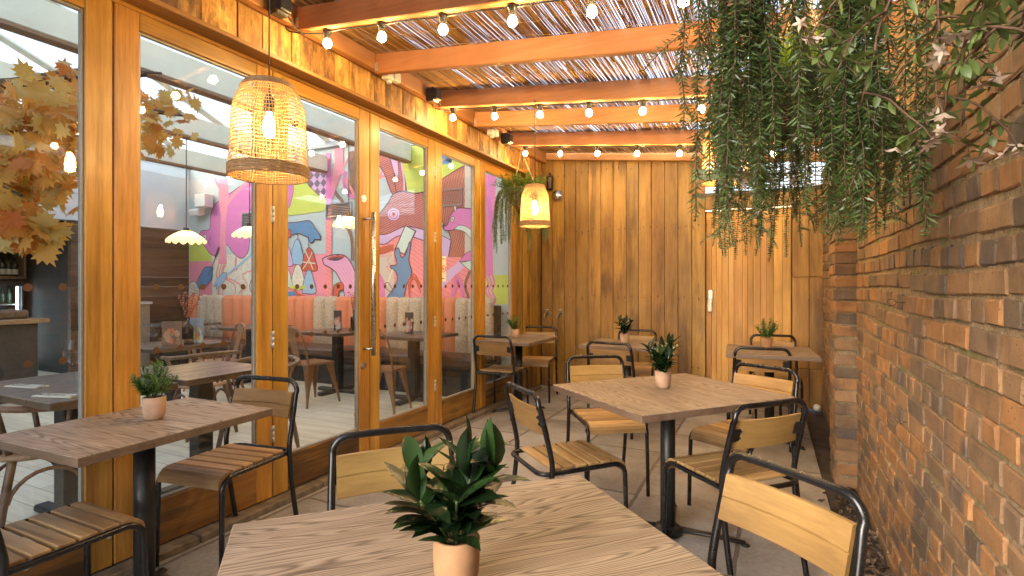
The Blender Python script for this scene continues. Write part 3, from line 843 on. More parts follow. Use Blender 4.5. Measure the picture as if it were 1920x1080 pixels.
# ------------------------------------------------------------------ hanging lamps
def shade(mb_, mbd, mbt, r, h, nv, nh):
    """open woven bell: canes and hoops"""
    def prof(t):   # t 0 bottom .. 1 top
        return r * (1 - .13 * t) if t < .6 else r * .922 * math.cos((t - .6) / .4 * 1.2) ** .5
    for k in range(nv):
        a = 2 * PI * k / nv + R.gauss(0, .012)
        pts = []
        for i in range(13):
            t = i / 12
            rr_ = prof(t); zz = t * h * (1 if t < .8 else 1) - (0 if t < .62 else (t - .62) ** 2 * h * .25)
            aa = a + .02 * math.sin(t * 20 + k)
            pts.append((rr_ * math.cos(aa), rr_ * math.sin(aa), zz))
        mb_.tube(pts, .0014, 4, caps=False)
    for j in range(nh):
        t = .08 + .9 * j / (nh - 1)
        rr_ = prof(t) * 1.012; zz = t * h - (0 if t < .62 else (t - .62) ** 2 * h * .25)
        w = R.uniform(0, 6)
        mb_.tube([(rr_ * math.cos(a * PI / 18), rr_ * math.sin(a * PI / 18), zz + .0018 * math.sin(a * 1.9 + w)) for a in range(36)], .0016, 4, closed=True)
    for j in range(9):
        zz = j * .0048 * (h / .37)
        mbd.tube([(r * 1.02 * math.cos(a * PI / 20), r * 1.02 * math.sin(a * PI / 20), zz + .0012 * math.sin(a * PI / 2 + j * PI)) for a in range(40)], .0032, 5, closed=True)
    for j in range(6):
        t = 1 - j * .012; rr_ = prof(.985 - j * .013) * 1.03; zz = t * h - .25 * h * .38 * .38 + .006
        mbt.tube([(rr_ * math.cos(a * PI / 16), rr_ * math.sin(a * PI / 16), zz) for a in range(32)], .0032, 5, closed=True)
def pendant(lb, x, y, z0, r, h, ztop, nv=64, nh=22):
    t = thing('pendant_lamp', lb, 'lamp', (x, y, z0), 0, 'woven pendant lamps under the pergola')
    a, b, tb = MB(), MB(), MB(); shade(a, b, tb, r, h, nv, nh)
    s = a.build('lamp_shade', M['rattan'], t); b.build('bottom_rim', M['rattan_dark'], s); tb.build('top_rim', M['rattan_dark'], s)
    hz = h * .97 - .04
    mb = MB(); mb.tube([(0, 0, hz - .02), (0, 0, ztop - z0)], .0032, 6); mb.build('cord', M['cable'], t)
    mb = MB(); mb.lathe([(.001, hz), (.014, hz - .002), (.020, hz - .02), (.022, hz - .075), (.001, hz - .076)], 14); mb.build('lamp_holder', M['plastic_black'], t)
    zb_ = hz - .076
    mb = MB(); mb.lathe([(.010, zb_), (.014, zb_ - .015), (.022, zb_ - .045), (.024, zb_ - .075), (.018, zb_ - .1), (.001, zb_ - .11)], 14); mb.build('bulb', M['filament'], t)
    return t
pendant('large woven bell pendant lamp hanging nearest, in front of the glazed doors', -1.897, 1.58, 1.755, .155, .40, 2.78, 72, 24)
pendant('small woven pendant lamp hanging before the basket in the far left corner', -1.66, 3.86, 1.765, .118, .325, 2.76, 60, 24)
pendant('woven pendant lamp partly hidden behind the trailing plants on the right', -.21, 3.07, 1.85, .122, .325, 2.6, 60, 24)

# ------------------------------------------------------------------ string lights
def string_light(lb, y, n, xs0, dz):
    t = thing('string_light', lb, 'lights', (0, 0, 0), 0, 'festoon strings under the pergola joists')
    mb = MB(); pts = [(-2.60, y - .09, 2.90), (-2.62, y - .05, 2.84), (xs0 - .03, y + .0, zb(xs0) - .015)]
    xs = [xs0 + .406 * i for i in range(n)]
    for i, x in enumerate(xs):
        pts.append((x, y, zb(x) - .012))
        pts.append((x + .2, y, zb(x + .2) - .006))
    mb.tube(smooth_path(pts, 4), .0042, 6); 
    mb.tube([(x_, y + .012, zb(x_) - .002) for x_ in (xs0, .5)], .003, 5)
    mb.build('cable', M['cable'], t)
    for x in xs:
        z = zb(x) - .012
        mb = MB(); mb.lathe([(.001, .012), (.026, .010), (.027, -.004), (.019, -.012), (.018, -.045), (.001, -.046)], 12, (x, y, z)); s = mb.build('lamp_holder', M['plastic_black'], t)
        mb = MB(); mb.lathe([(.012, -.042), (.018, -.050), (.0235, -.062), (.0245, -.070), (.0225, -.081), (.013, -.091), (.001, -.0945)], 12, (x, y, z)); mb.build('bulb', M['bulb'], s)
string_light('nearest row of glowing festoon bulbs along the first pergola joist', 2.375, 7, -2.36, 0)
string_light('middle row of glowing festoon bulbs above the small woven lamps', 3.92, 8, -2.455, 0)
string_light('far row of glowing festoon bulbs beside the plank wall', 5.315, 7, -2.40, 0)

# control boxes on the wall plate
for (y, z, lb) in ((2.17, 2.90, 'black transformer box at the start of the nearest festoon row'), (3.72, 2.885, 'black transformer box at the start of the middle festoon row'), (5.1, 2.86, 'black transformer box at the start of the far festoon row')):
    t = thing('transformer_box', lb, 'box', (-2.53, y, z), 0, 'transformer boxes on the wall plate')
    mb = MB(); mb.cbox((0, 0, 0), (.085, .10, .115), .014); mb.cbox((.05, .0, .0), (.03, .08, .09), .012); mb.build('case', M['plastic_black'], t)
    mb = MB(); mb.tube(smooth_path([(.02, .05, -.04), (.02, .09, -.08), (-.01, .13, -.07), (.0, .19, -.085)], 4), .005, 6); mb.build('lead', M['cable'], t)
for (y, lb) in ((3.12, 'white junction box on the wall plate beside the second joist'), (4.75, 'white junction box on the wall plate near the far festoon row')):
    t = thing('junction_box', lb, 'box', (-2.545, y, 2.87), 0, 'white junction boxes on the wall plate')
    mb = MB(); mb.cbox((0, .04, -.02), (.06, .075, .06), .006); mb.cbox((.0, .13, .0), (.05, .08, .07), .006); mb.build('case', M['plastic_white'], t)
    mb = MB(); mb.tube([(.0, .055, -.05), (.0, .055, -.068)], .02, 12); mb.build('gland', M['plastic_white'], t)
# ------------------------------------------------------------------ plants
rp = random.Random(21)
M['leaf_big'] = leafmat('dark_laurel_leaf', [(.006, .015, .005), (.012, .031, .009), (.028, .062, .014)], .27, .12, .5)
M['leaf_fine'] = leafmat('bright_needle_leaf', [(.03, .085, .012), (.06, .15, .018), (.12, .24, .035)], .45, .3)
M['trail_dark'] = leafmat('dark_trailing_leaf', [(.028, .055, .016), (.06, .105, .028), (.13, .19, .055)], .36, .3)
M['trail_pale'] = leafmat('pale_trailing_leaf', [(.07, .12, .05), (.15, .23, .095), (.28, .36, .17)], .45, .25)
M['grass'] = leafmat('tuft_grass', [(.10, .18, .01), (.22, .33, .02), (.38, .48, .04)], .5, .4)
M['fern'] = leafmat('basket_fern', [(.04, .09, .008), (.09, .17, .015), (.17, .27, .03)], .5, .35)
M['jasmine'] = leafmat('jasmine_leaf', [(.05, .085, .022), (.11, .16, .042), (.2, .26, .08)], .4, .3)
M['petal'] = leafmat('pale_petals', [(.42, .30, .24), (.55, .43, .35), (.62, .54, .44)], .5, .35)
M['stem'] = plain('woody_stem', (.09, .045, .025), rough=.7, var=.4, nscale=50)
M['stem_green'] = plain('green_stem', (.06, .09, .025), rough=.5, var=.3)
M['chain'] = plain('pale_chain', (.6, .52, .38), rough=.4, metal=.5)
M['maple'] = leafmat('autumn_maple', [(.62, .17, .02), (.70, .45, .11), (.64, .58, .26)], .5, .5, nscale=3)

def basis(d):
    d = d.normalized(); u = d.orthogonal().normalized(); return d, u, d.cross(u)
def needle(mb, p, d, l, w, up=None):
    d = d.normalized()
    s = d.cross(up if up is not None else Vector((rp.gauss(0, 1), rp.gauss(0, 1), rp.gauss(0, 1))))
    if s.length < 1e-5: s = d.orthogonal()
    s = s.normalized() * w / 2
    m = p + d * l * .45
    mb.add([p, m - s, p + d * l, m + s], [(0, 1, 2, 3)])
def blade(mb, p, d, nrm, l, w, droop=.25, fold=.25, n=5, wav=0.0):
    """lance-shaped leaf folded along its midrib, curling away"""
    d = d.normalized(); s = d.cross(nrm).normalized(); nn = s.cross(d).normalized()
    c0, vs, fs = Vector(p), [], []
    cur = d.copy()
    pos = Vector(p)
    for i in range(n + 1):
        t = i / n
        ww = w / 2 * (math.sin(PI * (t ** .85)) ** .8 if 0 < t < 1 else 0) + (.0008 if t == 0 else 0)
        up = s.cross(cur).normalized()
        k = wav * math.sin(t * 14)
        vs += [pos - s * ww + up * (ww * fold + k * ww), pos, pos + s * ww + up * (ww * fold - k * ww)]
        pos = pos + cur * (l / n)
        cur = (cur - nn * droop / n * 1.3).normalized()
    for i in range(n):
        a = i * 3
        fs += [(a, a + 1, a + 4, a + 3), (a + 1, a + 2, a + 5, a + 4)]
    mb.add(vs, fs, True)
def pot(t, r=.0425, h=.092, mt='pot'):
    mb = MB(); mb.lathe([(.001, 0), (r * .72, .0), (r * .86, .010), (r * .97, .03), (r, h * .6), (r, h - .003), (r - .002, h), (r - .007, h), (r - .008, h - .016)], 32)
    mb.build('pot', M[mt], t)
    mb = MB(); vs = []
    mb.lathe([(r - .008, h - .016), (r * .5, h - .011 + .003), (.001, h - .008)], 24)
    mb.build('soil', M['soil'], t)
def bushy(lb, x, y, z, hh, seed, lean=0, nst=26):
    global rp
    rp = random.Random(seed)
    t = thing('potted_plant', lb, 'plant', (x, y, z), 0, 'potted plants on the tables')
    pot(t, mt='pot_dark' if seed == 6 else 'pot')
    mb, sb = MB(), MB()
    for i in range(nst):
        a = rp.uniform(0, 2 * PI); q = rp.random() ** .6
        p = Vector((math.cos(a) * .02 * q, math.sin(a) * .02 * q, .08))
        d = Vector((math.cos(a) * q * .62 + lean, math.sin(a) * q * .62, 1.0)).normalized()
        L = hh * (1.08 - .42 * q) * rp.uniform(.75, 1.1)
        pts = [p]
        m = int(L / .008)
        for k in range(m):
            d = (d + Vector((math.cos(a) * .012 * q, math.sin(a) * .012 * q, .004)) + Vector((rp.gauss(0, .03), rp.gauss(0, .03), 0))).normalized()
            p = p + d * .008; pts.append(p)
            if k > 1:
                for j in range(3):
                    e, u, w = basis(d); b = rp.uniform(0, 2 * PI)
                    dd = d * .75 + (u * math.cos(b) + w * math.sin(b)) * .85 + Vector((0, 0, -.05))
                    ll = rp.uniform(.018, .034) * (1 if k < m - 3 else .75)
                    blade(mb, p, dd, d, ll, .0055, .35, .3, 2)
        sb.tube(pts[::2] if len(pts) > 3 else pts, .0011, 4)
    fo = mb.build('foliage', M['leaf_fine'], t); sb.build('stems', M['stem_green'], t)
def broad(lb, x, y, z, s, seed, nl=42, rz=0):
    global rp
    rp = random.Random(seed)
    t = thing('potted_plant', lb, 'plant', (x, y, z), rz, 'potted plants on the tables')
    pot(t, mt='pot_dark' if seed == 3 else 'pot')
    mb, sb = MB(), MB()
    nst = 7
    for j in range(nst):
        a0 = 2 * PI * j / nst + rp.uniform(-.3, .3)
        tilt = rp.uniform(.2, .6) if j else .05
        p = Vector((math.cos(a0) * .012, math.sin(a0) * .012, .076))
        d = Vector((math.cos(a0) * tilt, math.sin(a0) * tilt, 1)).normalized()
        L = s * rp.uniform(.55, .95); pts = [p.copy()]
        m = nl // nst
        for k in range(m):
            p = p + d * (L / m); d = (d + Vector((math.cos(a0), math.sin(a0), 0)) * .03).normalized(); pts.append(p.copy())
            for q in range(2 if k < m - 1 else 3):
                b = a0 + rp.gauss(0, 1.1) + (k * 2.4)
                el = rp.uniform(.25, .95) if k < m - 1 else rp.uniform(.7, 1.5)
                dd = Vector((math.cos(b) * math.cos(el), math.sin(b) * math.cos(el), math.sin(el)))
                l = s * rp.uniform(.42, .66) ; w = l * rp.uniform(.34, .46)
                blade(mb, p, dd, Vector((0, 0, 1)) if el < 1.2 else Vector((math.cos(b), math.sin(b), 0)), l, w, rp.uniform(.1, .75), rp.uniform(.15, .4), 6, .04)
        sb.tube(pts, .0022, 5)
    # low leaves hanging over the rim
    for q in range(4):
        b = rp.uniform(0, 2 * PI); p = Vector((math.cos(b) * .02, math.sin(b) * .02, .10 + rp.uniform(0, .03)))
        dd = Vector((math.cos(b) * .6, math.sin(b) * .6, .8)); l = s * rp.uniform(.4, .55)
        blade(mb, p, dd, Vector((0, 0, 1)), l, l * .38, rp.uniform(.9, 2.0), .3, 6, .04)
    mb.build('foliage', M['leaf_big'], t); sb.build('stems', M['stem_green'], t)
broad('big broad leaved dark plant in a terracotta pot on the nearest table', -.515, .835, .75, .166, 3, 56)
broad('broad leaved dark plant in a pale pot on the middle table', -.513, 2.93, .75, .155, 8, 49)
broad('small bluish leaved potted plant on the far centre table', -1.235, 5.02, .75, .145, 13, 35)
bushy('feathery bright green plant in a pale pot on the narrow left table', -2.283, 1.34, .75, .165, 4, 0, 30)
bushy('feathery green plant in a pale pot on the far left table under the basket', -2.385, 5.03, .75, .17, 5, -.12, 24)
bushy('conical feathery plant in a terracotta pot on the far right table', -.02, 5.15, .75, .2, 6, 0, 24)

# ---- trailing strands
def strand(mb, sb, p, d, L, nl, nw, step=.011, per=4, stiff=.06, down=.9, curl=.03, side=.8):
    pts = [p.copy()]; m = int(L / step)
    for k in range(m):
        d = (d + Vector((0, 0, -stiff)) + Vector((rp.gauss(0, curl), rp.gauss(0, curl), rp.gauss(0, curl * .5)))).normalized()
        p = p + d * step; pts.append(p.copy())
        e, u, w = basis(d); b0 = rp.uniform(0, 6.28)
        tp = 1 if k < m - 6 else .35 + .65 * (m - k) / 6
        for j in range(per):
            b = b0 + j * 2 * PI / per + rp.gauss(0, .3)
            dd = d * rp.uniform(.2, down) + (u * math.cos(b) + w * math.sin(b)) * side
            needle(mb, p, dd, nl * rp.uniform(.55, 1.3) * tp, nw)
    sb.tube(pts[::3] + [pts[-1]], [.0017] * (len(pts[::3])) + [.0008], 4)
    return pts
def basket(t, r, h, mat, cone=False):
    mb = MB(); n = 17 if not cone else 15
    for j in range(n):
        q = j / (n - 1)
        rad = r * (1 - (.28 * q ** 1.6 if not cone else .93 * q ** 1.35))
        mb.tube([((rad + .003 * ((a + j) % 2)) * math.cos(a * PI / 16), (rad + .003 * ((a + j) % 2)) * math.sin(a * PI / 16), -q * h) for a in range(32)], h / n * .55, 5, closed=True)
    for k in range(18):
        a = 2 * PI * k / 18
        mb.tube([((r * (1 - (.28 * (i / 6) ** 1.6 if not cone else .93 * (i / 6) ** 1.35))) * math.cos(a), (r * (1 - (.28 * (i / 6) ** 1.6 if not cone else .93 * (i / 6) ** 1.35))) * math.sin(a), -h * i / 6) for i in range(7)], .005, 5)
    mb.tube([(r * 1.02 * math.cos(a * PI / 16), r * 1.02 * math.sin(a * PI / 16), .006) for a in range(32)], .009, 6, closed=True)
    return mb.build('basket', mat, t)
def chain(t, r, ztop, n=3, ph=0):
    for k in range(n):
        a = ph + 2 * PI * k / n
        A = Vector((r * math.cos(a), r * math.sin(a), 0)); B = Vector((0, 0, ztop)); L = (B - A).length
        mb = MB(); m = int(L / .02); d = (B - A).normalized(); e, u, w = basis(d)
        for i in range(m):
            c = A + d * (i + .5) * L / m; s = u if i % 2 else w
            mb.tube([c + d * .0135 * math.cos(q * PI / 4) + s * .006 * math.sin(q * PI / 4) for q in range(8)], .0015, 4, closed=True)
        mb.build('chain', M['chain'], t)
def soilcap(t, r, z=-.012):
    mb = MB(); mb.lathe([(r * .97, z), (r * .5, z + .015), (.001, z + .02)], 20); mb.build('soil', M['soil'], t)
def flower(lst, p, d, s, n=6):
    mb = MB(); lst.append(mb)
    e, u, w = basis(d)
    for k in range(n):
        a = 2 * PI * k / n
        dd = (u * math.cos(a) + w * math.sin(a)) * .95 + e * rp.uniform(.35, .9)
        blade(mb, p, dd, e, s * rp.uniform(.75, 1.1), s * .34, .5, .3, 4)

def rim(r, a0=0, a1=2 * PI):
    a = rp.uniform(a0, a1); return a, Vector((math.cos(a) * r, math.sin(a) * r, 0))

# dark rosemary-like trailing plants hung from the joist nearest the viewer
def dark_trailer(lb, x, y, z, r, n, lens, seed, stray=()):
    global rp
    rp = random.Random(seed)
    t = thing('hanging_plant', lb, 'plant', (x, y, z))
    basket(t, r, .17, M['wicker']); chain(t, r, zb(x) + .0 - z, 3, .4); soilcap(t, r)
    mb, sb = MB(), MB()
    for i in range(n):
        a = 2 * PI * i / n + rp.gauss(0, .15); rr_ = r * rp.uniform(.35, 1.05)
        p = Vector((math.cos(a) * rr_, math.sin(a) * rr_, .0))
        d = Vector((math.cos(a) * rp.uniform(.05, .35), math.sin(a) * rp.uniform(.05, .35), rp.uniform(-.9, -.1) if rp.random() < .8 else .1)).normalized()
        L = rp.uniform(*lens) * (1.12 if rp.random() < .2 else 1)
        pts = strand(mb, sb, p, d, L, .030, .0050, .010, 5, .20, .9, .04)
        for q in range(rp.choice((1, 2, 3))):
            k = rp.randrange(len(pts) // 4, len(pts) - 5)
            b = rp.uniform(0, 6.28)
            strand(mb, sb, pts[k], Vector((math.cos(b), math.sin(b), -1.1)), rp.uniform(.05, .12), .027, .004, .0105, 5, .1, .9, .03)
    for (a, up, L) in stray:
        p = Vector((math.cos(a) * r, math.sin(a) * r, -.12))
        strand(mb, sb, p, Vector((math.cos(a), math.sin(a), up)).normalized(), L, .03, .0042, .012, 4, .022, .8, .02)
    mb.build('foliage', M['trail_dark'], t); sb.build('stems', M['stem'], t)
dark_trailer('dark trailing plant with hanging needle leaved strands, left of the grassy basket', -.07, 1.585, 2.20, .06, 30, (.36, .66), 31, ((3.0, -.35, .26), (2.8, -1.0, .2)))
dark_trailer('dark trailing plant with needle leaved strands against the brick wall', .192, 1.585, 2.18, .042, 30, (.44, .78), 33)

# wicker basket with grass, chain and long pale flowering trailers
rp = random.Random(41)
t = thing('hanging_plant', 'wicker hanging basket with grass tuft and long pale flowering trailers', 'plant', (.105, 2.354, 2.085))
basket(t, .15, .19, M['wicker']); chain(t, .15, zb(.105) - 2.075, 4, .5); soilcap(t, .15)
mb = MB()
for i in range(620):
    a, p = rim(.15 * rp.random() ** .5); q = (p.x ** 2 + p.y ** 2) ** .5 / .15
    d = Vector((p.x * 4.2 + rp.gauss(0, .15), p.y * 4.2 + rp.gauss(0, .15), 1)).normalized()
    blade(mb, p, d, Vector((math.cos(a), math.sin(a), .01)), rp.uniform(.09, .21), .006, rp.uniform(.2, 1.1), .2, 4)
mb.build('grass_tuft', M['grass'], t)
mb, sb, fb, db = MB(), MB(), [], MB()
for i in range(150):
    a = 2 * PI * i / 150 + rp.gauss(0, .1); q_ = rp.uniform(.8, 1.05); p = Vector((math.cos(a) * .15 * q_, math.sin(a) * .15 * q_, .0))
    d = Vector((math.cos(a) * .3, math.sin(a) * .3, .12)).normalized()
    L = .78 * rp.uniform(.25, 1) ** .7 * (1 if math.cos(a) < .3 else .85)
    dark = i % 3 == 0
    pts = strand(db if dark else mb, sb, p, d, L, .017 if not dark else .018, .0058 if not dark else .0036, .0095, 5 if not dark else 7, .12, .6, .05, .95)
    if not dark:
        for q in range(3):
            k = rp.randrange(len(pts) // 5, len(pts) - 1); b = rp.uniform(0, 6.28)
            dd = Vector((math.cos(b), math.sin(b), .1))
            if rp.random() < .45: flower(fb, pts[k] + dd * .012, dd, rp.uniform(.012, .024))
            strand(mb, sb, pts[k], dd, rp.uniform(.05, .12), .015, .0055, .0095, 4, .12, .6, .05, .95)
# one longer leafy runner with open flowers reaching left over the door
p = Vector((-.15, -.06, -.33)); d = Vector((-.95, -.1, -.12))
pts = []
for k in range(16):
    d = (d + Vector((0, 0, .012))).normalized(); p = p + d * .014; pts.append(p.copy())
    if k > 2:
        for s in (-1, 1): blade(mb, p, Vector((-.5, 0, s * .9)), Vector((0, -1, 0)), .03, .013, .3, .2, 4)
sb.tube([Vector((-.1, -.06, -.3))] + pts, .0016, 5)
flower(fb, pts[5] + Vector((0, -.02, -.005)), Vector((0, -1, .1)), .035, 7); flower(fb, pts[2] + Vector((0, -.02, -.05)), Vector((0, -1, -.2)), .03, 7); flower(fb, Vector((.10, -.19, -.47)), Vector((0, -1, .1)), .034, 7)
mb.build('foliage', M['trail_pale'], t); db.build('dark_foliage', M['trail_dark'], t); sb.build('stems', M['stem'], t); [q.build('flower', M['petal'], t) for q in fb[-95:]]

# flowering climber in the foreground at upper right
rp = random.Random(57)
t = thing('hanging_plant', 'close leafy hanging plant with pale pink flowers and brown stems at upper right', 'plant', (.372, .835, 2.0))
basket(t, .115, .16, M['wicker']); chain(t, .115, zb(.372) - 2.0, 3, .2); soilcap(t, .12)
mb, sb, fb = MB(), MB(), []
def shoot(p, d, L, r0, lv=1.0, sub=0):
    pts = [p.copy()]; m = max(6, int(L / .02))
    for k in range(m):
        d = (d + Vector((rp.gauss(0, .12), rp.gauss(0, .12), rp.gauss(0, .08) - .14))).normalized()
        p = p + d * L / m; pts.append(p.copy())
        if rp.random() < lv:
            for s in range(2):
                e, u, w = basis(d); b = rp.uniform(0, 6.28)
                dd = d * .4 + (u * math.cos(b) + w * math.sin(b))
                blade(mb, p, dd, Vector((rp.gauss(0, .3), rp.gauss(0, .3), 1)), rp.uniform(.018, .034), rp.uniform(.007, .012), rp.uniform(0, .6), .25, 4)
        if sub < 2 and rp.random() < (.26 if sub == 0 else .1):
            b = rp.uniform(0, 6.28); shoot(p, Vector((math.cos(b), math.sin(b), -.3)).normalized(), L * rp.uniform(.22, .42), r0 * .6, .8, sub + 1)
    sb.tube(pts, [r0 * (1 - .6 * i / len(pts)) for i in range(len(pts))], 6)
    if rp.random() < (.3 if sub else .45):
        flower(fb, p, (d + Vector((0, 0, -.4))).normalized(), rp.uniform(.018, .026), rp.choice((5, 6)))
        for q in range(rp.randrange(0, 3)):
            flower(fb, p + Vector((rp.gauss(0, .015), rp.gauss(0, .015), rp.gauss(0, .012))), Vector((rp.gauss(0, 1), rp.gauss(0, 1), rp.gauss(0, 1))), rp.uniform(.012, .018), 5)
for i in range(15):
    a = 2 * PI * i / 15; p = Vector((math.cos(a) * .12, math.sin(a) * .12, 0))
    shoot(p, Vector((math.cos(a) * .22 + .05, math.sin(a) * .3 + .1, -.2)).normalized(), rp.uniform(.3, .52), .0035)
mb.build('foliage', M['jasmine'], t); sb.build('stems', M['stem'], t); [q.build('flower', M['petal'], t) for q in fb[-95:]]

# corner basket with fern top
rp = random.Random(61)
t = thing('hanging_plant', 'conical wicker hanging basket of ferns and trailers in the far left corner', 'plant', (-2.345, 5.09, 2.295))
basket(t, .17, .24, M['wicker'], True); soilcap(t, .17)
chain(t, .17, .42, 3, 2.6)
hk = MB(); hk.tube(smooth_path([(-.20, 0, .46), (-.1, 0, .485), (0, 0, .455), (.0, 0, .42)], 4), .004, 6); hk.build('hook', M['galv'], t)
mb, sb = MB(), MB()
for i in range(85):
    a, p = rim(.15 * rp.random() ** .5)
    d = Vector((p.x * 7 + rp.gauss(0, .2), p.y * 7 + rp.gauss(0, .2), 1)).normalized()
    L = rp.uniform(.08, .2)
    for k in range(int(L / .009)):
        d = (d + Vector((0, 0, -.02))).normalized(); p = p + d * .009; e, u, w = basis(d)
        for s in range(4):
            b = rp.uniform(0, 6.28); needle(mb, p, d * .6 + (u * math.cos(b) + w * math.sin(b)), rp.uniform(.018, .03), .007)
mb.build('fern_top', M['fern'], t)
mb = MB()
for i in range(60):
    a = 2 * PI * i / 60 + rp.gauss(0, .1); L = rp.uniform(.25, .72) if math.cos(a) < .2 else rp.uniform(.2, .6)
    strand(mb, sb, Vector((math.cos(a) * .17, math.sin(a) * .17, 0)), Vector((math.cos(a) * .3, math.sin(a) * .3, .05)).normalized(), L, .019, .0075, .01, 6, .16, .5, .04, .95)
mb.build('foliage', M['trail_pale'], t); sb.build('stems', M['stem'], t)
# ------------------------------------------------------------------ dining room behind the glass
MY = 5.95
def on_wall(u, v, Y=MY):
    """photo point traced onto the end wall of the dining room"""
    dx, dz = (u - 960) / 1000, (535 - v) / 1000
    t = Y / (dx * SN + CS)
    return (dx * CS - SN) * t, 1.3 + dz * t
XF = -9.13
pw = plain('grey_blue_plaster', (.50, .56, .56), .85, var=.04, nscale=4)
ew = thing('mural_wall', 'pale end wall of the dining room painted with a pink and blue animal mural', 'wall')
mb = MB(); mb.span((XF - .1, MY, 0), (-2.74, MY + .12, 3.34), 0); mb.build('plaster', pw, ew)
mb = MB(); mb.span((XF - .1, MY - .05, 3.34), (-2.74, MY + .14, 3.42), .003); mb.build('coping', plain('grey_coping', (.5, .52, .52), .6), ew)
def stripes(name, a, b, scale, dirv=(0, 0, 1), dist=2.0, thr=.5, dsc=1.2):
    m, nt, bs = newmat(name)
    tc = nd(nt, 'ShaderNodeTexCoord').outputs['Object']
    n = nd(nt, 'ShaderNodeTexNoise', {'Vector': tc, 'Scale': dsc, 'Detail': 1.0}).outputs[0]
    dp = nd(nt, 'ShaderNodeVectorMath', {0: tc, 1: dirv}, operation='DOT_PRODUCT').outputs[1]
    f = math_(nt, 'FRACT', math_(nt, 'ADD', math_(nt, 'MULTIPLY', dp, scale), math_(nt, 'MULTIPLY', n, dist)))
    c = ramp(nt, f, [(thr - .06, a), (thr + .06, b)])
    nt.links.new(c, bs.inputs['Base Color']); bs.inputs['Roughness'].default_value = .8
    return m
def checker(name, a, b):
    m, nt, bs = newmat(name)
    tc = nd(nt, 'ShaderNodeTexCoord').outputs['Object']
    mp = nd(nt, 'ShaderNodeMapping', {'Vector': tc, 'Rotation': (0, PI / 4, 0), 'Scale': (1, 1, 1)}).outputs[0]
    ck = nd(nt, 'ShaderNodeTexChecker', {'Vector': mp, 'Color1': (*a, 1), 'Color2': (*b, 1), 'Scale': 11}).outputs[0]
    nt.links.new(ck, bs.inputs['Base Color']); bs.inputs['Roughness'].default_value = .8
    return m
PAL = ['bg', 'yel', 'pink', 'coral', 'mag', 'hare', 'lil', 'blue', 'mint', 'dark', 'beige', 'chk', 'brown', 'red', 'cy', 'badg', 'tail', 'cream']
pm_ = {
 'bg': plain('paint_pale_blue', (.50, .58, .58), .8, var=.03),
 'yel': plain('paint_lime', (.58, .66, .13), .8, var=.03),
 'pink': plain('paint_pink', (.82, .30, .38), .8, var=.04),
 'coral': stripes('paint_coral_lines', (.78, .16, .20), (.86, .30, .30), 16, (.4, 0, 1), 4, .12),
 'mag': stripes('paint_magenta_lines', (.62, .30, .50), (.70, .18, .46), 34, (.25, 0, 1), 4, .22),
 'hare': stripes('paint_hare_fur', (.66, .34, .34), (.40, .095, .075), 40, (.35, 0, 1), 7.0, .26, 1.0),
 'lil': plain('paint_lilac', (.66, .46, .70), .8, var=.03),
 'blue': stripes('paint_blue_lines', (.10, .17, .34), (.12, .33, .55), 44, (1, 0, .5), 4, .42),
 'mint': plain('paint_mint', (.58, .70, .62), .8, var=.03),
 'dark': plain('paint_dark_line', (.16, .07, .10), .8, var=.1),
 'beige': plain('paint_beige', (.58, .53, .45), .8, var=.03),
 'chk': checker('paint_lozenges', (.62, .40, .62), (.16, .13, .18)),
 'brown': plain('paint_brown', (.24, .14, .10), .8),
 'red': plain('paint_red', (.60, .12, .07), .8),
 'cy': stripes('paint_pale_blue_lines', (.14, .35, .62), (.40, .56, .70), 34, (1, 0, .9), 3, .25),
 'badg': stripes('paint_badger', (.86, .50, .60), (.68, .24, .50), 38, (1, 0, -.35), 3.5, .5),
 'tail': stripes('paint_fox_tail', (.55, .26, .20), (.40, .10, .07), 38, (1, 0, .25), 5, .35),
 'cream': plain('paint_cream', (.72, .68, .56), .8)}
A3 = (520, 270, 3.4833); B3 = (700, 270, 3.4833); C3 = (260, 240, 3.375)
mb = MB(); lay = [0]
def ctr(o, pts): return [(o[0] + x / o[2], o[1] + y / o[2]) for (x, y) in pts]
def fill(o, c, pts, outline=0):
    P = [on_wall(u, v) for (u, v) in ctr(o, pts)]
    lay[0] += 1; yy = MY - .002 - lay[0] * .00035
    if outline:
        lay[0] += 0
        mb.mi = PAL.index('dark')
        n = len(P)
        for i in range(n):
            a, b = Vector((P[i][0], 0, P[i][1])), Vector((P[(i + 1) % n][0], 0, P[(i + 1) % n][1]))
            d = (b - a); 
            if d.length < 1e-6: continue
            d.normalize(); s = Vector((-d.z, 0, d.x)) * outline
            a = a - d * outline * .6; b = b + d * outline * .6
            q = [a - s, b - s, b + s, a + s]
            mb.add([(p.x, yy - .0002, p.z) for p in q], [(0, 1, 2, 3)])
    mb.mi = PAL.index(c)
    mb.poly([(x, yy, z) for (x, z) in P])
def sm(pts, k=5):
    c = [(x, y, 0) for (x, y) in pts] + [(pts[0][0], pts[0][1], 0)]
    return [(p.x, p.y) for p in smooth_path(c, k)][:-1]
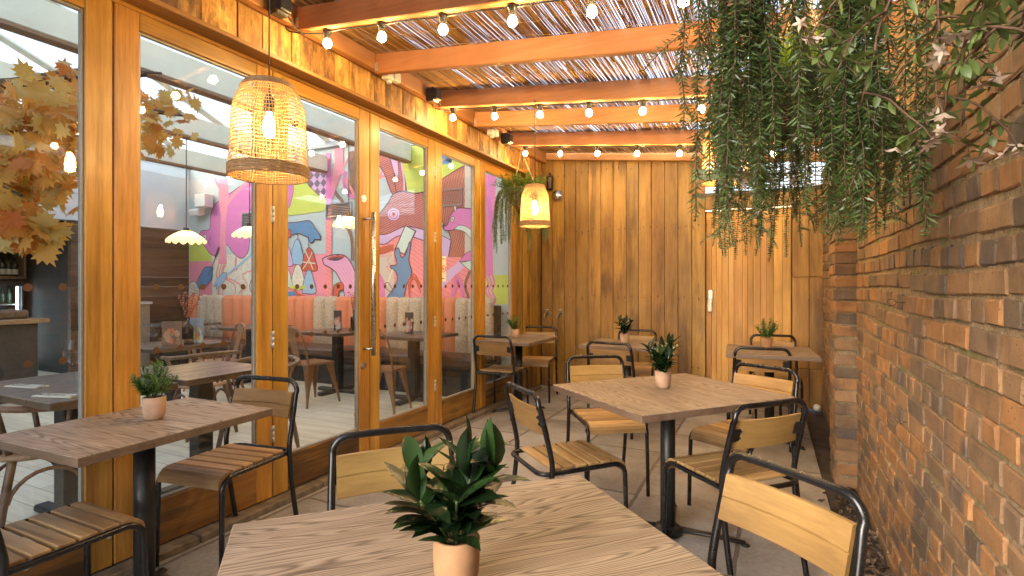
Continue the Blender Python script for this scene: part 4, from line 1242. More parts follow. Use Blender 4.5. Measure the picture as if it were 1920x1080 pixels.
def line(o, c, pts, w, k=5):
    P = [on_wall(u, v) for (u, v) in ctr(o, [(p.x, p.y) for p in smooth_path([(x, y, 0) for x, y in pts], k)])]
    lay[0] += 1; yy = MY - .002 - lay[0] * .00035; mb.mi = PAL.index(c)
    ww = w if isinstance(w, (list, tuple)) else (w, w)
    L, Rr = [], []
    n = len(P)
    for i in range(n):
        a, b = P[max(0, i - 1)], P[min(n - 1, i + 1)]
        d = Vector((b[0] - a[0], b[1] - a[1])); d.normalize()
        q = ww[0] + (ww[1] - ww[0]) * i / (n - 1)
        L.append((P[i][0] - d.y * q, yy, P[i][1] + d.x * q)); Rr.append((P[i][0] + d.y * q, yy, P[i][1] - d.x * q))
    mb.add(L + Rr, [(i, i + 1, n + i + 1, n + i) for i in range(n - 1)])
# whole field, upper
fill((0, 0, 1), 'bg', [(357, 300), (960, 280), (960, 575), (357, 580)])
# pane two: bird in pink tree, hands with cutlery
fill(C3, 'yel', [(322, 700), (465, 740), (465, 845), (322, 845)])
fill(C3, 'pink', [(322, 845), (467, 840), (467, 1100), (322, 1100)])
fill(C3, 'cream', [(467, 800), (760, 800), (760, 1100), (467, 1100)])
fill(C3, 'mag', sm([(385, 680), (400, 650), (450, 640), (455, 560), (480, 490), (540, 440), (600, 400), (650, 365), (715, 350), (725, 480), (690, 560), (690, 640), (705, 700), (690, 790), (650, 825), (600, 790), (560, 740), (515, 740), (500, 800), (460, 800), (420, 750), (395, 715)]), .006)
fill(C3, 'pink', [(512, 325), (566, 325), (572, 430), (556, 560), (552, 700), (560, 860), (506, 860), (516, 700), (522, 560), (506, 430)])
line(C3, 'pink', [(480, 318), (505, 360), (535, 430)], .03); line(C3, 'pink', [(690, 345), (620, 405), (560, 480)], .035)
fill(C3, 'mint', sm([(405, 690), (415, 675), (430, 680), (428, 700), (414, 712)]), .003); line(C3, 'dark', [(412, 690), (420, 695)], .012)
line(C3, 'dark', [(460, 690), (445, 720), (455, 745)], .006)
for (x0, x1) in ((510, 500), (528, 525), (545, 600), (556, 640)):
    line(C3, 'coral', [(x0, 850), (x0 - 15, 930), (x1 + 12, 1000), (x1, 1100)], (.012, .008))
line(C3, 'coral', [(720, 900), (660, 930), (690, 1000), (640, 1040), (650, 1100)], .009); line(C3, 'dark', [(720, 950), (705, 1000), (720, 1050)], .007)
line(C3, 'coral', [(620, 815), (615, 870), (625, 900)], .022)
line(C3, 'cy', [(722, 795), (640, 865), (560, 930)], .018)
fill(C3, 'cy', [(560, 915), (535, 918), (500, 955), (474, 998), (480, 1006), (505, 985), (492, 1015), (500, 1020), (530, 990), (555, 955)], .003)
fill(C3, 'cream', sm([(322, 990), (350, 970), (378, 995), (388, 1040), (372, 1090), (322, 1090)]), .005)
for (cx_, cy_, r_) in ((345, 1005, 18), (365, 1035, 16), (340, 1050, 18)):
    line(C3, 'dark', [(cx_ + r_ * math.cos(a * .9) * (1 - a / 11), cy_ + r_ * math.sin(a * .9) * (1 - a / 11)) for a in range(10)], .004, 3)
fill(C3, 'blue', sm([(370, 975), (395, 925), (420, 885), (455, 878), (474, 885), (470, 905), (470, 930), (464, 958), (430, 1000), (400, 1015), (380, 1010)]), .006)
line(C3, 'dark', [(442, 935), (470, 870), (492, 815)], .008); line(C3, 'dark', [(488, 820), (500, 790), (512, 755)], .024)
# pane three
fill(A3, 'yel', sm([(40, 470), (40, 300), (110, 270), (190, 250), (250, 300), (330, 345), (335, 425), (200, 452), (100, 465)], 3))
fill(A3, 'chk', [(185, 180), (225, 178), (330, 190), (330, 355), (270, 330), (215, 280), (185, 230)], .006)
fill(A3, 'mag', sm([(20, 260), (90, 255), (110, 300), (85, 410), (70, 400), (60, 330), (20, 330)]), .004)
fill(A3, 'pink', [(20, 800), (250, 720), (362, 715), (362, 1020), (20, 1020)])
line(A3, 'brown', [(486, 50), (495, 200), (490, 330)], .055); line(A3, 'brown', [(345, 230), (385, 320), (440, 400), (420, 480), (470, 560), (492, 640), (495, 760)], .028)
line(A3, 'pink', [(405, 25), (405, 150), (370, 260), (345, 350)], (.085, .07)); line(A3, 'pink', [(470, 90), (420, 180), (375, 260)], .018)
line(A3, 'coral', [(415, 90), (440, 200), (490, 300), (515, 350)], .022); line(A3, 'mag', [(448, 180), (440, 260), (470, 330), (510, 350)], .03)
fill(A3, 'mag', [(322, 60), (350, 60), (362, 350), (358, 1020), (318, 1020), (322, 500)])
fill(A3, 'coral', [(322, 500), (356, 500), (360, 1020), (318, 1020)])
fill(A3, 'blue', sm([(40, 515), (130, 512), (200, 500), (228, 512), (250, 548), (286, 602), (280, 626), (250, 622), (238, 640), (220, 645), (204, 612), (180, 600), (150, 585), (100, 592), (40, 592)], 4), .007)
fill(A3, 'red', [(40, 560), (92, 558), (94, 610), (40, 615)], .004)
for xx in (75, 138, 208): line(A3, 'dark', [(xx, 590), (xx, 690)], .006)
def bell(c, x0, x1, y0, y1, w=.5):
    m_ = (x0 + x1) / 2
    fill(A3, c, sm([(x0, y1), (x0 + (x1 - x0) * .12, y0 + (y1 - y0) * .45), (m_ - (x1 - x0) * .14, y0), (m_ + (x1 - x0) * .14, y0), (x1 - (x1 - x0) * .12, y0 + (y1 - y0) * .45), (x1, y1)], 3), .005)
bell('cy', 92, 178, 630, 785); bell('red', 162, 264, 685, 828); bell('cream', 92, 188, 795, 942); bell('cy', 168, 256, 830, 975); bell('lil', 40, 106, 680, 795); bell('mint', 40, 104, 825, 935)
line(A3, 'cream', [(190, 700), (215, 760), (240, 820)], .008); line(A3, 'cream', [(235, 705), (210, 760), (175, 815)], .008); line(A3, 'cream', [(165, 770), (255, 780)], .008)
fill(A3, 'yel', [(90, 925), (190, 925), (190, 945), (160, 945), (140, 960), (120, 945), (90, 945)])
line(A3, 'red', [(120, 950), (140, 985), (190, 1005), (100, 1010)], .03); fill(A3, 'blue', sm([(60, 965), (120, 965), (125, 1000), (60, 1005)]))
fill(A3, 'badg', sm([(302, 752), (330, 735), (400, 722), (455, 735), (500, 800), (530, 900), (530, 1020), (460, 1020), (430, 920), (390, 840), (345, 805), (312, 785)], 4), .008)
fill(A3, 'dark', sm([(340, 755), (395, 728), (440, 740), (395, 762)]), .003); line(A3, 'red', [(330, 750), (380, 735), (450, 735)], .012)
fill(A3, 'red', sm([(372, 1010), (378, 925), (430, 905), (442, 950), (410, 960), (405, 1010)]), .005)
# hare
fill(A3, 'bg', [(560, 40), (960, 40), (960, 600), (560, 600)])
line(A3, 'pink', [(640, 240), (690, 215), (720, 210)], .02); line(A3, 'pink', [(660, 240), (700, 170)], .016)
fill(A3, 'yel', sm([(810, 30), (960, 30), (970, 335), (870, 330), (835, 250), (815, 150)], 3), .006)
fill(A3, 'lil', [(640, 40), (700, 60), (690, 150), (640, 110)], .005)
fill(A3, 'hare', sm([(690, 60), (740, 62), (775, 180), (815, 315), (760, 330), (705, 190), (660, 120)], 4), .008)
fill(A3, 'hare', sm([(790, 75), (828, 180), (850, 325), (790, 325), (770, 180)], 4), .008); fill(A3, 'lil', [(738, 68), (792, 80), (800, 200), (786, 235), (768, 180)], .004); line(A3, 'lil', [(815, 110), (835, 240), (835, 330)], .014)
fill(A3, 'coral', [(600, 600), (1000, 560), (1000, 1020), (600, 1020)])
fill(A3, 'hare', sm([(640, 520), (668, 470), (735, 380), (765, 330), (830, 312), (900, 325), (1010, 340), (1030, 600), (900, 560), (850, 545), (790, 570), (700, 605), (650, 590)], 4), .01)
fill(A3, 'lil', sm([(640, 590), (720, 590), (800, 555), (850, 540), (960, 560), (1010, 600), (1000, 640), (900, 610), (850, 592), (780, 610), (710, 655), (650, 640)], 4), .007)
for (c, r) in (('lil', 38), ('hare', 29), ('lil', 24), ('coral', 17), ('dark', 9)):
    fill(A3, c, [(768 + r * math.cos(a * PI / 10), 460 + r * 1.05 * math.sin(a * PI / 10)) for a in range(20)])
fill(A3, 'red', [(620, 690), (768, 655), (768, 690), (700, 720), (620, 730)]); fill(A3, 'beige', [(650, 735), (770, 705), (775, 1020), (700, 1020), (660, 820)])
line(A3, 'coral', [(680, 740), (720, 730), (760, 720), (730, 760), (755, 800), (720, 800), (750, 840)], .007)
fill(A3, 'mint', [(845, 533), (912, 570), (838, 722), (778, 690)], .009)
fill(A3, 'blue', sm([(712, 1020), (788, 905), (785, 840), (752, 810), (752, 795), (790, 785), (775, 710), (800, 680), (820, 740), (850, 715), (868, 650), (882, 650), (868, 760), (886, 840), (852, 920), (822, 1020)], 4), .008)
line(A3, 'cream', [(762, 820), (740, 880), (725, 925)], .012); line(A3, 'dark', [(665, 905), (705, 915), (735, 905), (765, 975), (665, 905)], .006, 2)
line(A3, 'mag', [(655, 840), (690, 900), (700, 1015)], .045)
for q in range(4): line(A3, 'red', [(870, 1010), (865 + q * 6, 900), (900, 850 + q * 12), (935 - q * 6, 900), (940, 960)], .006)
# pane five
fill(B3, 'yel', sm([(400, 40), (610, 130), (560, 180), (430, 260), (400, 250)], 2))
line(B3, 'blue', [(410, 85), (470, 92), (515, 112), (430, 128)], .03)
fill(B3, 'tail', sm([(400, 270), (500, 205), (600, 148), (660, 150), (660, 700), (560, 800), (480, 840), (500, 740), (515, 620), (470, 520), (400, 440)], 4), .008)
fill(B3, 'beige', [(606, 130), (665, 130), (665, 720), (606, 720)])
fill(B3, 'lil', [(380, 560), (440, 588), (516, 630), (498, 742), (380, 742)], .005)
fill(B3, 'coral', [(380, 742), (500, 740), (700, 740), (700, 1020), (380, 1020)])
fill(B3, 'mag', sm([(464, 545), (495, 525), (512, 470), (548, 428), (590, 420), (690, 445), (700, 570), (640, 560), (570, 555), (520, 565), (480, 566)], 4), .007)
fill(B3, 'mint', sm([(535, 560), (575, 532), (640, 555), (690, 620), (680, 660), (610, 580), (560, 562)]), .004); fill(B3, 'mint', [(535, 405), (552, 412), (550, 440), (540, 438)], .003)
fill(B3, 'mint', sm([(512, 495), (522, 478), (538, 480), (534, 505), (520, 512)]), .004); line(B3, 'dark', [(522, 492), (527, 496)], .012); fill(B3, 'dark', sm([(458, 535), (470, 522), (474, 540), (464, 550)]))
line(B3, 'lil', [(400, 960), (500, 860), (570, 800), (640, 720)], (.07, .05)); fill(B3, 'mag', sm([(570, 770), (620, 710), (690, 700), (690, 760), (610, 765)]), .004); fill(B3, 'mint', sm([(580, 775), (690, 760), (690, 830), (640, 825)]), .004)
for q in range(4): line(B3, 'mag', [(530, 1015), (520 + q * 14, 920), (560, 850 + q * 18), (600 - q * 10, 930), (600, 1015)], .008)
line(B3, 'brown', [(640, 830), (610, 920), (630, 1000), (600, 1015)], .02); line(B3, 'brown', [(720, 830), (745, 950), (690, 1000)], .02)
# pane six
fill(B3, 'bg', [(720, 180), (905, 180), (905, 1060), (720, 1060)]); fill(B3, 'yel', [(690, 855), (905, 855), (905, 1046), (690, 1046)]); fill(B3, 'bg', [(690, 1046), (905, 1046), (905, 1300), (690, 1300)])
fill(B3, 'mag', [(715, 195), (812, 215), (806, 400), (788, 560), (792, 860), (738, 860), (728, 500)])
for x in (742, 762, 785): line(B3, 'mag', [(x, 850), (x + 18, 910), (x + 2, 960), (x + 22, 1010), (x + 14, 1046)], .014)
mu = mb.build('mural', [pm_[k] for k in PAL], ew)

# air grilles on the end wall
for (q, lb) in (((457, 477, 400, 426), 'small slatted air grille on the pink bird of the mural'), ((614, 662, 383, 406), 'dark slatted air grille beside the pink tree on the mural'), ((824, 870, 357, 386), 'slatted air grille above the fox on the mural')):
    x0, z1 = on_wall(q[0], q[2]); x1, z0 = on_wall(q[1], q[3])
    t = thing('air_grille', lb, 'grille', ((x0 + x1) / 2, MY - .045, (z0 + z1) / 2), 0, 'air grilles on the mural wall')
    w, h = (x1 - x0) / 2, (z1 - z0) / 2
    mb = MB()
    for a, b in (((-w, 0, -h), (-w + .02, .035, h)), ((w - .02, 0, -h), (w, .035, h)), ((-w + .02, 0, -h), (w - .02, .035, -h + .02)), ((-w + .02, 0, h - .02), (w - .02, .035, h))): mb.span(a, b, .002)
    n = max(5, int(2 * h / .028))
    for i in range(n): mb.cbox((0, .015, -h + .03 + i * (2 * h - .06) / (n - 1)), (2 * w - .042, .022, .005), .001, Euler((.6, 0, 0)).to_matrix())
    mb.build('louvres', plain('grille_metal', (.32, .22, .2) if 'fox' in lb else (.3, .3, .32), .5, var=.1), t)
    mb = MB(); mb.span((-w + .02, .03, -h + .02), (w - .02, .034, h - .02), 0); mb.build('grille_back', M['plastic_black'], t)
# emergency light and alarm boxes on the end wall
x, z = on_wall(395, 384)
t = thing('emergency_light', 'white twin box emergency light on the far wall corner above the lamp', 'light', (x, MY - .12, z))
mb = MB(); mb.cbox((0, 0, .05), (.26, .16, .22), .01); mb.cbox((-.22, .02, -.13), (.26, .14, .12), .02, Euler((.3, 0, 0)).to_matrix()); mb.build('case', M['plastic_white'], t)
mb = MB(); mb.lathe([(.001, 0), (.06, .0), (.055, .05), (.03, .075), (.001, .08)], 14, (-.16, 0, .02)); mb.build('alarm_dome', M['plastic_white'], t)

# far long wall, gray bulkhead above a dark bar
sw = thing('bar_wall', 'far dining room wall, grey plaster bulkhead over brown timber panelling', 'wall')
mb = MB(); mb.span((XF - .14, -6, 2.25), (XF, MY, 3.36), 0); mb.build('bulkhead', plain('grey_plaster', (.72, .74, .74), .85, var=.03, nscale=3), sw)
mb = MB(); x = XF - .02
for i in range(14): mb.span((XF - .1, 4.2, .0 + i * .16), (XF - .012, MY, .157 + i * .16), .002)
mb.build('panelling', wood('brown_panelling', [(.07, .035, .018), (.13, .07, .035), (.18, .10, .05)], axis=1, scale=9, stretch=.06, rough=.55), sw)
mb = MB(); mb.span((XF - 2.4, -6, 0), (XF - 2.3, 4.3, 2.5), 0); mb.span((XF - 2.4, 4.2, 0), (XF - .1, 4.3, 2.5), 0); mb.span((XF - 2.4, -6, 2.5), (XF - .1, 4.3, 2.6), 0)
mb.build('bar_lining', plain('charcoal_wall', (.020, .023, .025), .7, var=.4, nscale=3), sw)
bt = plain('bar_oak', (.16, .09, .045), .45, var=.3)
def bottle(mb, x, y, z, r=.037, h=.29):
    mb.lathe([(.001, 0), (r, .002), (r, h * .6), (r * .85, h * .68), (r * .36, h * .78), (r * .33, h), (.001, h)], 10, (x, y, z))
# bottle shelf, seen through the first door
SX = XF - 1.1
bs = thing('bottle_shelf', 'open oak shelf unit with wine bottles and a plant over the bar fridges', 'shelf')
mb = MB()
for z in (1.40, 1.80, 2.18): mb.span((SX - .3, 2.95, z), (SX, 4.12, z + .035), .003)
for y in (2.95, 3.3, 3.72, 4.10): mb.span((SX - .3, y, 1.435), (SX - .02, y + .03, 2.18), .003)
mb.build('shelf_frame', bt, bs)
bb = [plain('dark_bottle_glass', (.012, .016, .01), .12), plain('bottle_label', (.55, .50, .38), .7)]
for i in range(12):
    y = 3.36 + (i % 6) * .075 + (.38 if i > 5 else 0)
    if y > 4.05: continue
    t = thing('wine_bottle', 'dark wine bottle with a cream label standing on the oak bar shelf', 'bottle', (SX - .14, y, 1.436), 0, 'wine bottles on the bar shelf')
    mb = MB(); bottle(mb, 0, 0, 0); mb.build('glass_body', bb[0], t); mb = MB(); mb.lathe([(.0378, .03), (.0378, .11)], 10); mb.build('bottle_label', bb[1], t)
rp = random.Random(5)
t = thing('shelf_plant', 'small leafy plant trailing on the upper bar shelf', 'plant', (SX - .14, 3.62, 1.837))
mb = MB(); mb.lathe([(.001, 0), (.06, 0), (.08, .12), (.001, .12)], 12); mb.build('pot', M['pot'], t)
mb = MB()
for i in range(90):
    a = rp.uniform(0, 6.28); blade(mb, Vector((.05 * math.cos(a), .05 * math.sin(a), .12)), Vector((math.cos(a), math.sin(a) * 1.6, rp.uniform(0, 1))), Vector((0, 0, 1)), rp.uniform(.1, .22), .05, .9, .2, 4)
mb.build('foliage', M['leaf_fine'], t)
sp = thing('screen_partition', 'dark latticed timber screen behind the bar counter', 'screen')
mb = MB()
for z in (1.36, 1.78, 2.16): mb.span((SX - .05, 1.2, z), (SX, 2.55, z + .03), .002)
for y in (1.2, 1.55, 1.78, 2.0, 2.35, 2.52): mb.span((SX - .04, y, 1.39), (SX - .01, y + .03, 2.16), .002)
mb.span((SX - .08, 1.6, 1.4), (SX - .06, 2.3, 2.14), 0)
mb.build('lattice', plain('dark_oak', (.09, .05, .028), .5, var=.3), sp)
cool = emit('fridge_strip_light', (.75, .88, 1.0), 5)
for j, (y0, lb) in enumerate(((2.66, 'left glass fronted bar fridge with lit strips'), (3.42, 'right glass fronted bar fridge with lit strips'))):
    t = thing('bar_fridge', lb, 'fridge', (SX - .1, y0, 0), 0, 'lit bar fridges')
    mb = MB(); mb.span((-.5, 0, 0), (-.46, .72, 1.36), 0); mb.span((-.46, 0, 0), (0, .03, 1.36), .003); mb.span((-.46, .69, 0), (0, .72, 1.36), .003); mb.span((-.46, .03, 1.3), (0, .69, 1.36), .003); mb.span((-.46, .03, 0), (0, .69, .12), .003)
    mb.build('fridge_body', plain('black_steel', (.02, .022, .024), .35), t)
    mb = MB(); 
    for y in (.05, .64): mb.span((-.06, y, .14), (-.04, y + .022, 1.28), 0)
    mb.build('strip_light', cool, t)
    mb = MB()
    for z in (.4, .7, 1.0): mb.span((-.44, .032, z), (-.08, .688, z + .012), 0)
    mb.build('fridge_shelf', M['galv'], t)
    mb = MB()
    for z in (.13, .413, .713, 1.013):
        for q in range(7): bottle(mb, -.2, .1 + q * .085, z, .03, .24)
    mb.build('stock_bottles', plain('green_bottle', (.05, .09, .05), .15, var=.5), t)
    mb = MB(); mb.span((-.012, .03, .12), (-.006, .69, 1.3), 0); mb.build('fridge_door', M['glass'], t)
bc = thing('bar_counter', 'dark bar counter with a pale timber top across the back of the dining room', 'counter')
mb = MB(); mb.span((-8.15, .6, .87), (-7.45, 3.22, .92), .006); mb.build('counter_top', plain('counter_oak', (.26, .17, .09), .4, var=.2), bc)
mb = MB(); mb.span((-8.05, .65, 0), (-7.55, 3.15, .868), .006); mb.build('counter_front', plain('counter_dark', (.03, .03, .03), .5, var=.3), bc)
mb = MB(); mb.span((-8.0, 2.2, .921), (-7.62, 3.1, 1.02), .02); mb.cbox((-7.8, 1.5, 1.06), (.4, .5, .28), .03); mb.build('till_and_trays', plain('tray_brown', (.10, .07, .045), .5, var=.4), bc)
for i, (y, z) in enumerate(((2.3, 2.43), (3.45, 2.40))):
    t = thing('bar_downlight', ('small lit spotlight in the dark bar ceiling above the lattice screen', 'small lit spotlight in the dark bar ceiling above the bottle shelf')[i], 'lamp', (SX + .5, y, z))
    mb = MB(); mb.lathe([(.02, .05), (.06, 0)], 12); mb.build('housing', M['plastic_black'], t); mb = MB(); mb.lathe([(.001, .012), (.05, .01)], 12); mb.build('lens', emit('spot_lens', (1, .75, .45), 8), t)

# unseen wall added behind the viewer, raised to keep sun off the mural
ow = thing('sun_block_wall', 'tall unseen plaster wall added to block the sun from the dining room mural', 'wall')
mb = MB(); mb.span((-14, -3.2, 0), (-2.75, -3.0, 7.6), 0); mb.build('plaster', plain('white_plaster', (.78, .77, .74), .85, var=.03), ow)
# skylight structure
bmw = plain('cream_painted_timber', (.74, .74, .60), .6, var=.06, nscale=4)
sk = thing('skylight_frame', 'cream painted timber skylight beams and sloping rafters over the dining room', 'roof')
for X in (-4.4, -5.9, -7.39):
    mb = MB(); mb.span((X - .05, -6, 2.98), (X + .05, MY - .06, 3.2), .004); mb.build('tie_beam', bmw, sk)
    mb = MB(); mb.span((X - .052, -6, 2.95), (X + .052, MY - .06, 2.979), .003); mb.build('beam_soffit', plain('soffit_brown', (.25, .15, .08), .6), sk)
for x in (-2.95, -4.4, -5.9, -7.39, -8.9):
    mb = MB(); mb.tube([(x, MY, 3.44), (x, -4, 3.44 + .4 * (MY + 4))], .05, 4, smooth=False); mb.build('rafter', bmw, sk)
mb = MB(); mb.span((-2.80, -6, 2.60), (-2.725, MY, 3.06), .003); mb.build('eaves_beam', bmw, sk)
mb = MB(); mb.tube([(-6.2, 1.3, 3.0), (-6.2, 1.3, 4.6)], .014, 8); mb.build('tie_rod', M['plastic_black'], sk)

# ribbed translucent glazing on the rafters
pc, nt, b_ = newmat('ribbed_polycarbonate')
nt.nodes.remove(b_)
tr_ = nd(nt, 'ShaderNodeBsdfTransparent', {'Color': (.96, .97, .98, 1)})
tl_ = nd(nt, 'ShaderNodeBsdfTranslucent', {'Color': (.7, .74, .76, 1)})
tcx = nd(nt, 'ShaderNodeTexCoord').outputs['Object']
wv = nd(nt, 'ShaderNodeTexWave', {'Vector': tcx, 'Scale': 9.0}, bands_direction='X').outputs[0]
nt.links.new(nd(nt, 'ShaderNodeMixShader', {0: nd(nt, 'ShaderNodeMapRange', {0: wv, 3: .05, 4: .16}).outputs[0], 1: tr_.outputs[0], 2: tl_.outputs[0]}).outputs[0], nt.nodes['Material Output'].inputs[0])
mb = MB()
def rz_(y): return 3.51 + .4 * (MY - y)
vs = [(x, y, rz_(y) + o) for o in (0, .012) for (x, y) in ((-2.72, -6), (-9.2, -6), (-9.2, MY + .1), (-2.72, MY + .1))]
mb.add(vs, [(0, 1, 2, 3), (7, 6, 5, 4), (0, 4, 5, 1), (1, 5, 6, 2), (2, 6, 7, 3), (3, 7, 4, 0)])
mb.build('roof_glazing', pc, sk)

# banquette: ribbed panels in blocks of two colours
f1 = plain('coral_upholstery', (.62, .22, .11), .8, var=.06, nscale=60, bmp=.1)
def tweed(name, a, b, s):
    m, nt, bs = newmat(name)
    tc = nd(nt, 'ShaderNodeTexCoord').outputs['Object']
    n = nd(nt, 'ShaderNodeTexNoise', {'Vector': tc, 'Scale': s, 'Detail': 5, 'Roughness': .8}).outputs[0]
    nt.links.new(ramp(nt, n, [(.38, a), (.62, b)]), bs.inputs['Base Color']); bs.inputs['Roughness'].default_value = .9
    bump(nt, bs, n, .4); return m
f2 = tweed('oatmeal_tweed', (.26, .19, .13), (.66, .55, .43), 85)
bq = thing('banquette', 'long banquette with ribbed coral and oatmeal back panels below the mural', 'bench')
def bqx(u): return on_wall(u, 560, 5.72)[0]
bounds = [(356, 373, f1), (373, 420, f2), (420, 475, f1), (475, 541, f2), (541, 590, f1), (590, 632, f2), (632, 726, f1), (726, 815, f2), (815, 855, f1), (855, 927, f2)]
for (u0, u1, mt) in bounds:
    x0, x1 = bqx(u0), bqx(u1); n = max(1, round((x1 - x0) / .21)); w = (x1 - x0) / n
    mb = MB()
    for k in range(n):
        xa = x0 + k * w
        prof = [(-.0, .40), (-.045, .46), (-.06, .8), (-.055, 1.08), (-.02, 1.135), (.05, 1.145), (.12, 1.12)]
        nn = 9; vs, fs = [], []
        for i in range(nn):
            u = i / (nn - 1); bulge = math.sin(PI * u) ** .6
            for (dy, z) in prof:
                vs.append((xa + u * w, 5.70 + dy * (.35 + .65 * bulge) + (.012 if 0 < i < nn - 1 else .02), z - (1 - bulge) * .012))
        m_ = len(prof)
        for i in range(nn - 1):
            for j in range(m_ - 1): fs.append((i * m_ + j, (i + 1) * m_ + j, (i + 1) * m_ + j + 1, i * m_ + j + 1))
        mb.add(vs, fs, True)
    mb.build('back_panel', mt, bq)
xa, xb = bqx(356), bqx(927)
mb = MB(); mb.cbox(((xa + xb) / 2, 5.44, .42), (xb - xa, .52, .10), .03); mb.build('bench_seat', plain('brown_leather', (.10, .055, .035), .45, var=.2, nscale=12), bq)
mb = MB(); mb.span((xa, 5.28, 0), (xb, 5.9, .37), .004); mb.span((xa, 5.76, .37), (xb, 5.9, 1.05), .004); mb.build('bench_box', plain('bench_dark', (.03, .028, .027), .6), bq)
lw = thing('low_wall', 'low brown partition with a pale capping at the left end of the banquette', 'wall')
mb = MB(); mb.span((XF + .02, 4.3, 0), (XF + .16, 5.2, 1.0), .004); mb.build('partition', plain('buff_partition', (.30, .23, .17), .7), lw)
mb = MB(); mb.span((XF, 4.28, 1.001), (XF + .2, 5.22, 1.04), .004); mb.build('capping', plain('pale_capping', (.55, .50, .42), .6), lw)

# dark dining tables with what stands on them
dt = wood('dark_table_top', [(.045, .028, .018), (.10, .065, .042), (.16, .11, .075)], axis=1, scale=9, stretch=.06, rough=.32, tint=.1)
def dtable(lb, cx, cy, lx, ly):
    t = thing('dining_table', lb, 'table', (cx, cy, 0), 0, 'dark dining room tables')
    mb = MB(); mb.cbox((0, 0, .732), (lx, ly, .036), .004); mb.build('tabletop', dt, t)
    mb = MB(); mb.span((-.05, -.05, .045), (.05, .05, .713), .004); mb.build('column', M['iron'], t)
    mb = MB(); mb.span((-.04, -.3, 0), (.04, .3, .044), .01); mb.span((-.3, -.04, .002), (-.041, .04, .042), .01); mb.span((.041, -.04, .002), (.3, .04, .042), .01); mb.build('base', M['iron'], t)
dtable('dark dining table with cutlery just behind the first glazed door', -3.5, 1.60, .98, .60)
dtable('dark dining table behind the small left table, its end showing past the plant', -3.36, 2.27, .66, .62)
dtable('dark dining table with menus and berries seen through the second door', -5.08, 3.15, .66, .74)
dtable('dark dining table at the banquette, third from the right', -6.28, 4.95, .70, .72)
dtable('dark dining table at the banquette, second from the right', -4.75, 4.95, .74, .72)
dtable('dark dining table at the banquette, nearest the doors', -3.62, 4.95, .74, .72)
dtable('dark dining table at the left end of the banquette', -7.75, 4.95, .70, .72)

# copper coloured pressed metal chairs
cu = plain('copper_lacquer', (.30, .155, .075), .35, metal=.35, var=.15)
def metal_chair():
    t = thing('metal_chair', '', 'chair', (0, 0, 0), 0, 'copper metal chairs at the banquette tables')
    mb = MB()
    mb.cbox((0, 0, .445), (.35, .35, .022), .01)
    for a in range(4):
        pass
    mb.lathe([(.12, .457), (.15, .461), (.165, .458)], 24)
    mb.build('seat', cu, t)
    for sx in (-1, 1):
        for sy in (-1, 1):
            mb = MB(); vs, fs = [], []
            n = 8
            for i in range(n + 1):
                q = i / n
                z = .436 * (1 - q); w = .075 * (1 - q) ** 1.6 + .016
                ox = .165 + .055 * q ** 1.2
                cx_, cy_ = sx * ox, sy * ox
                vs += [(cx_ - sx * w, cy_ , z), (cx_, cy_, z), (cx_, cy_ - sy * w, z), (cx_ - sx * w, cy_ - sy * .012, z), (cx_ - sx * .012, cy_ - sy * .012, z), (cx_ - sx * .012, cy_ - sy * w, z)]
            for i in range(n):
                a = i * 6; b = a + 6
                for (p, q_) in ((0, 1), (1, 2), (2, 5), (5, 4), (4, 3), (3, 0)): fs.append((a + p, a + q_, b + q_, b + p))
            mb.add(vs, fs); mb.build('leg', cu, t)
    hoop = smooth_path([(-.165, -.16, .44), (-.165, -.185, .58), (-.150, -.22, .73), (-.11, -.245, .82), (0, -.255, .85), (.11, -.245, .82), (.150, -.22, .73), (.165, -.185, .58), (.165, -.16, .44)], 5)
    mb = MB(); mb.tube(hoop, .0115, 8); mb.build('back_hoop', cu, t)
    mb = MB(); vs = []
    for (w, y, z) in ((.045, -.165, .45), (.055, -.20, .6), (.068, -.235, .74), (.078, -.25, .835)): vs += [(-w, y - .006, z), (w, y - .006, z), (w, y + .004, z), (-w, y + .004, z)]
    fs = []
    for i in range(3):
        for k in range(4): fs.append((i * 4 + k, i * 4 + (k + 1) % 4, i * 4 + 4 + (k + 1) % 4, i * 4 + 4 + k))
    mb.add(vs, fs); mb.build('splat', cu, t)
    return t
mc = metal_chair()
for i, (x, y, a, lb) in enumerate(((-4.57, 4.36, -.12, 'copper metal chair seen through the wide door with the pull handle'), (-3.56, 4.36, .25, 'copper metal chair nearest the doors, right of the pull handle'), (-6.2, 4.3, -.2, 'copper metal chair at the third banquette table, partly behind the door stile'), (-5.62, 4.0, 2.9, 'copper metal chair turned towards us between the dark tables'))):
    if i == 0: mc.location = (x, y, 0); mc.rotation_euler = (0, 0, a); mc['label'] = lb
    else: dup(mc, (x, y, 0), a, lb)

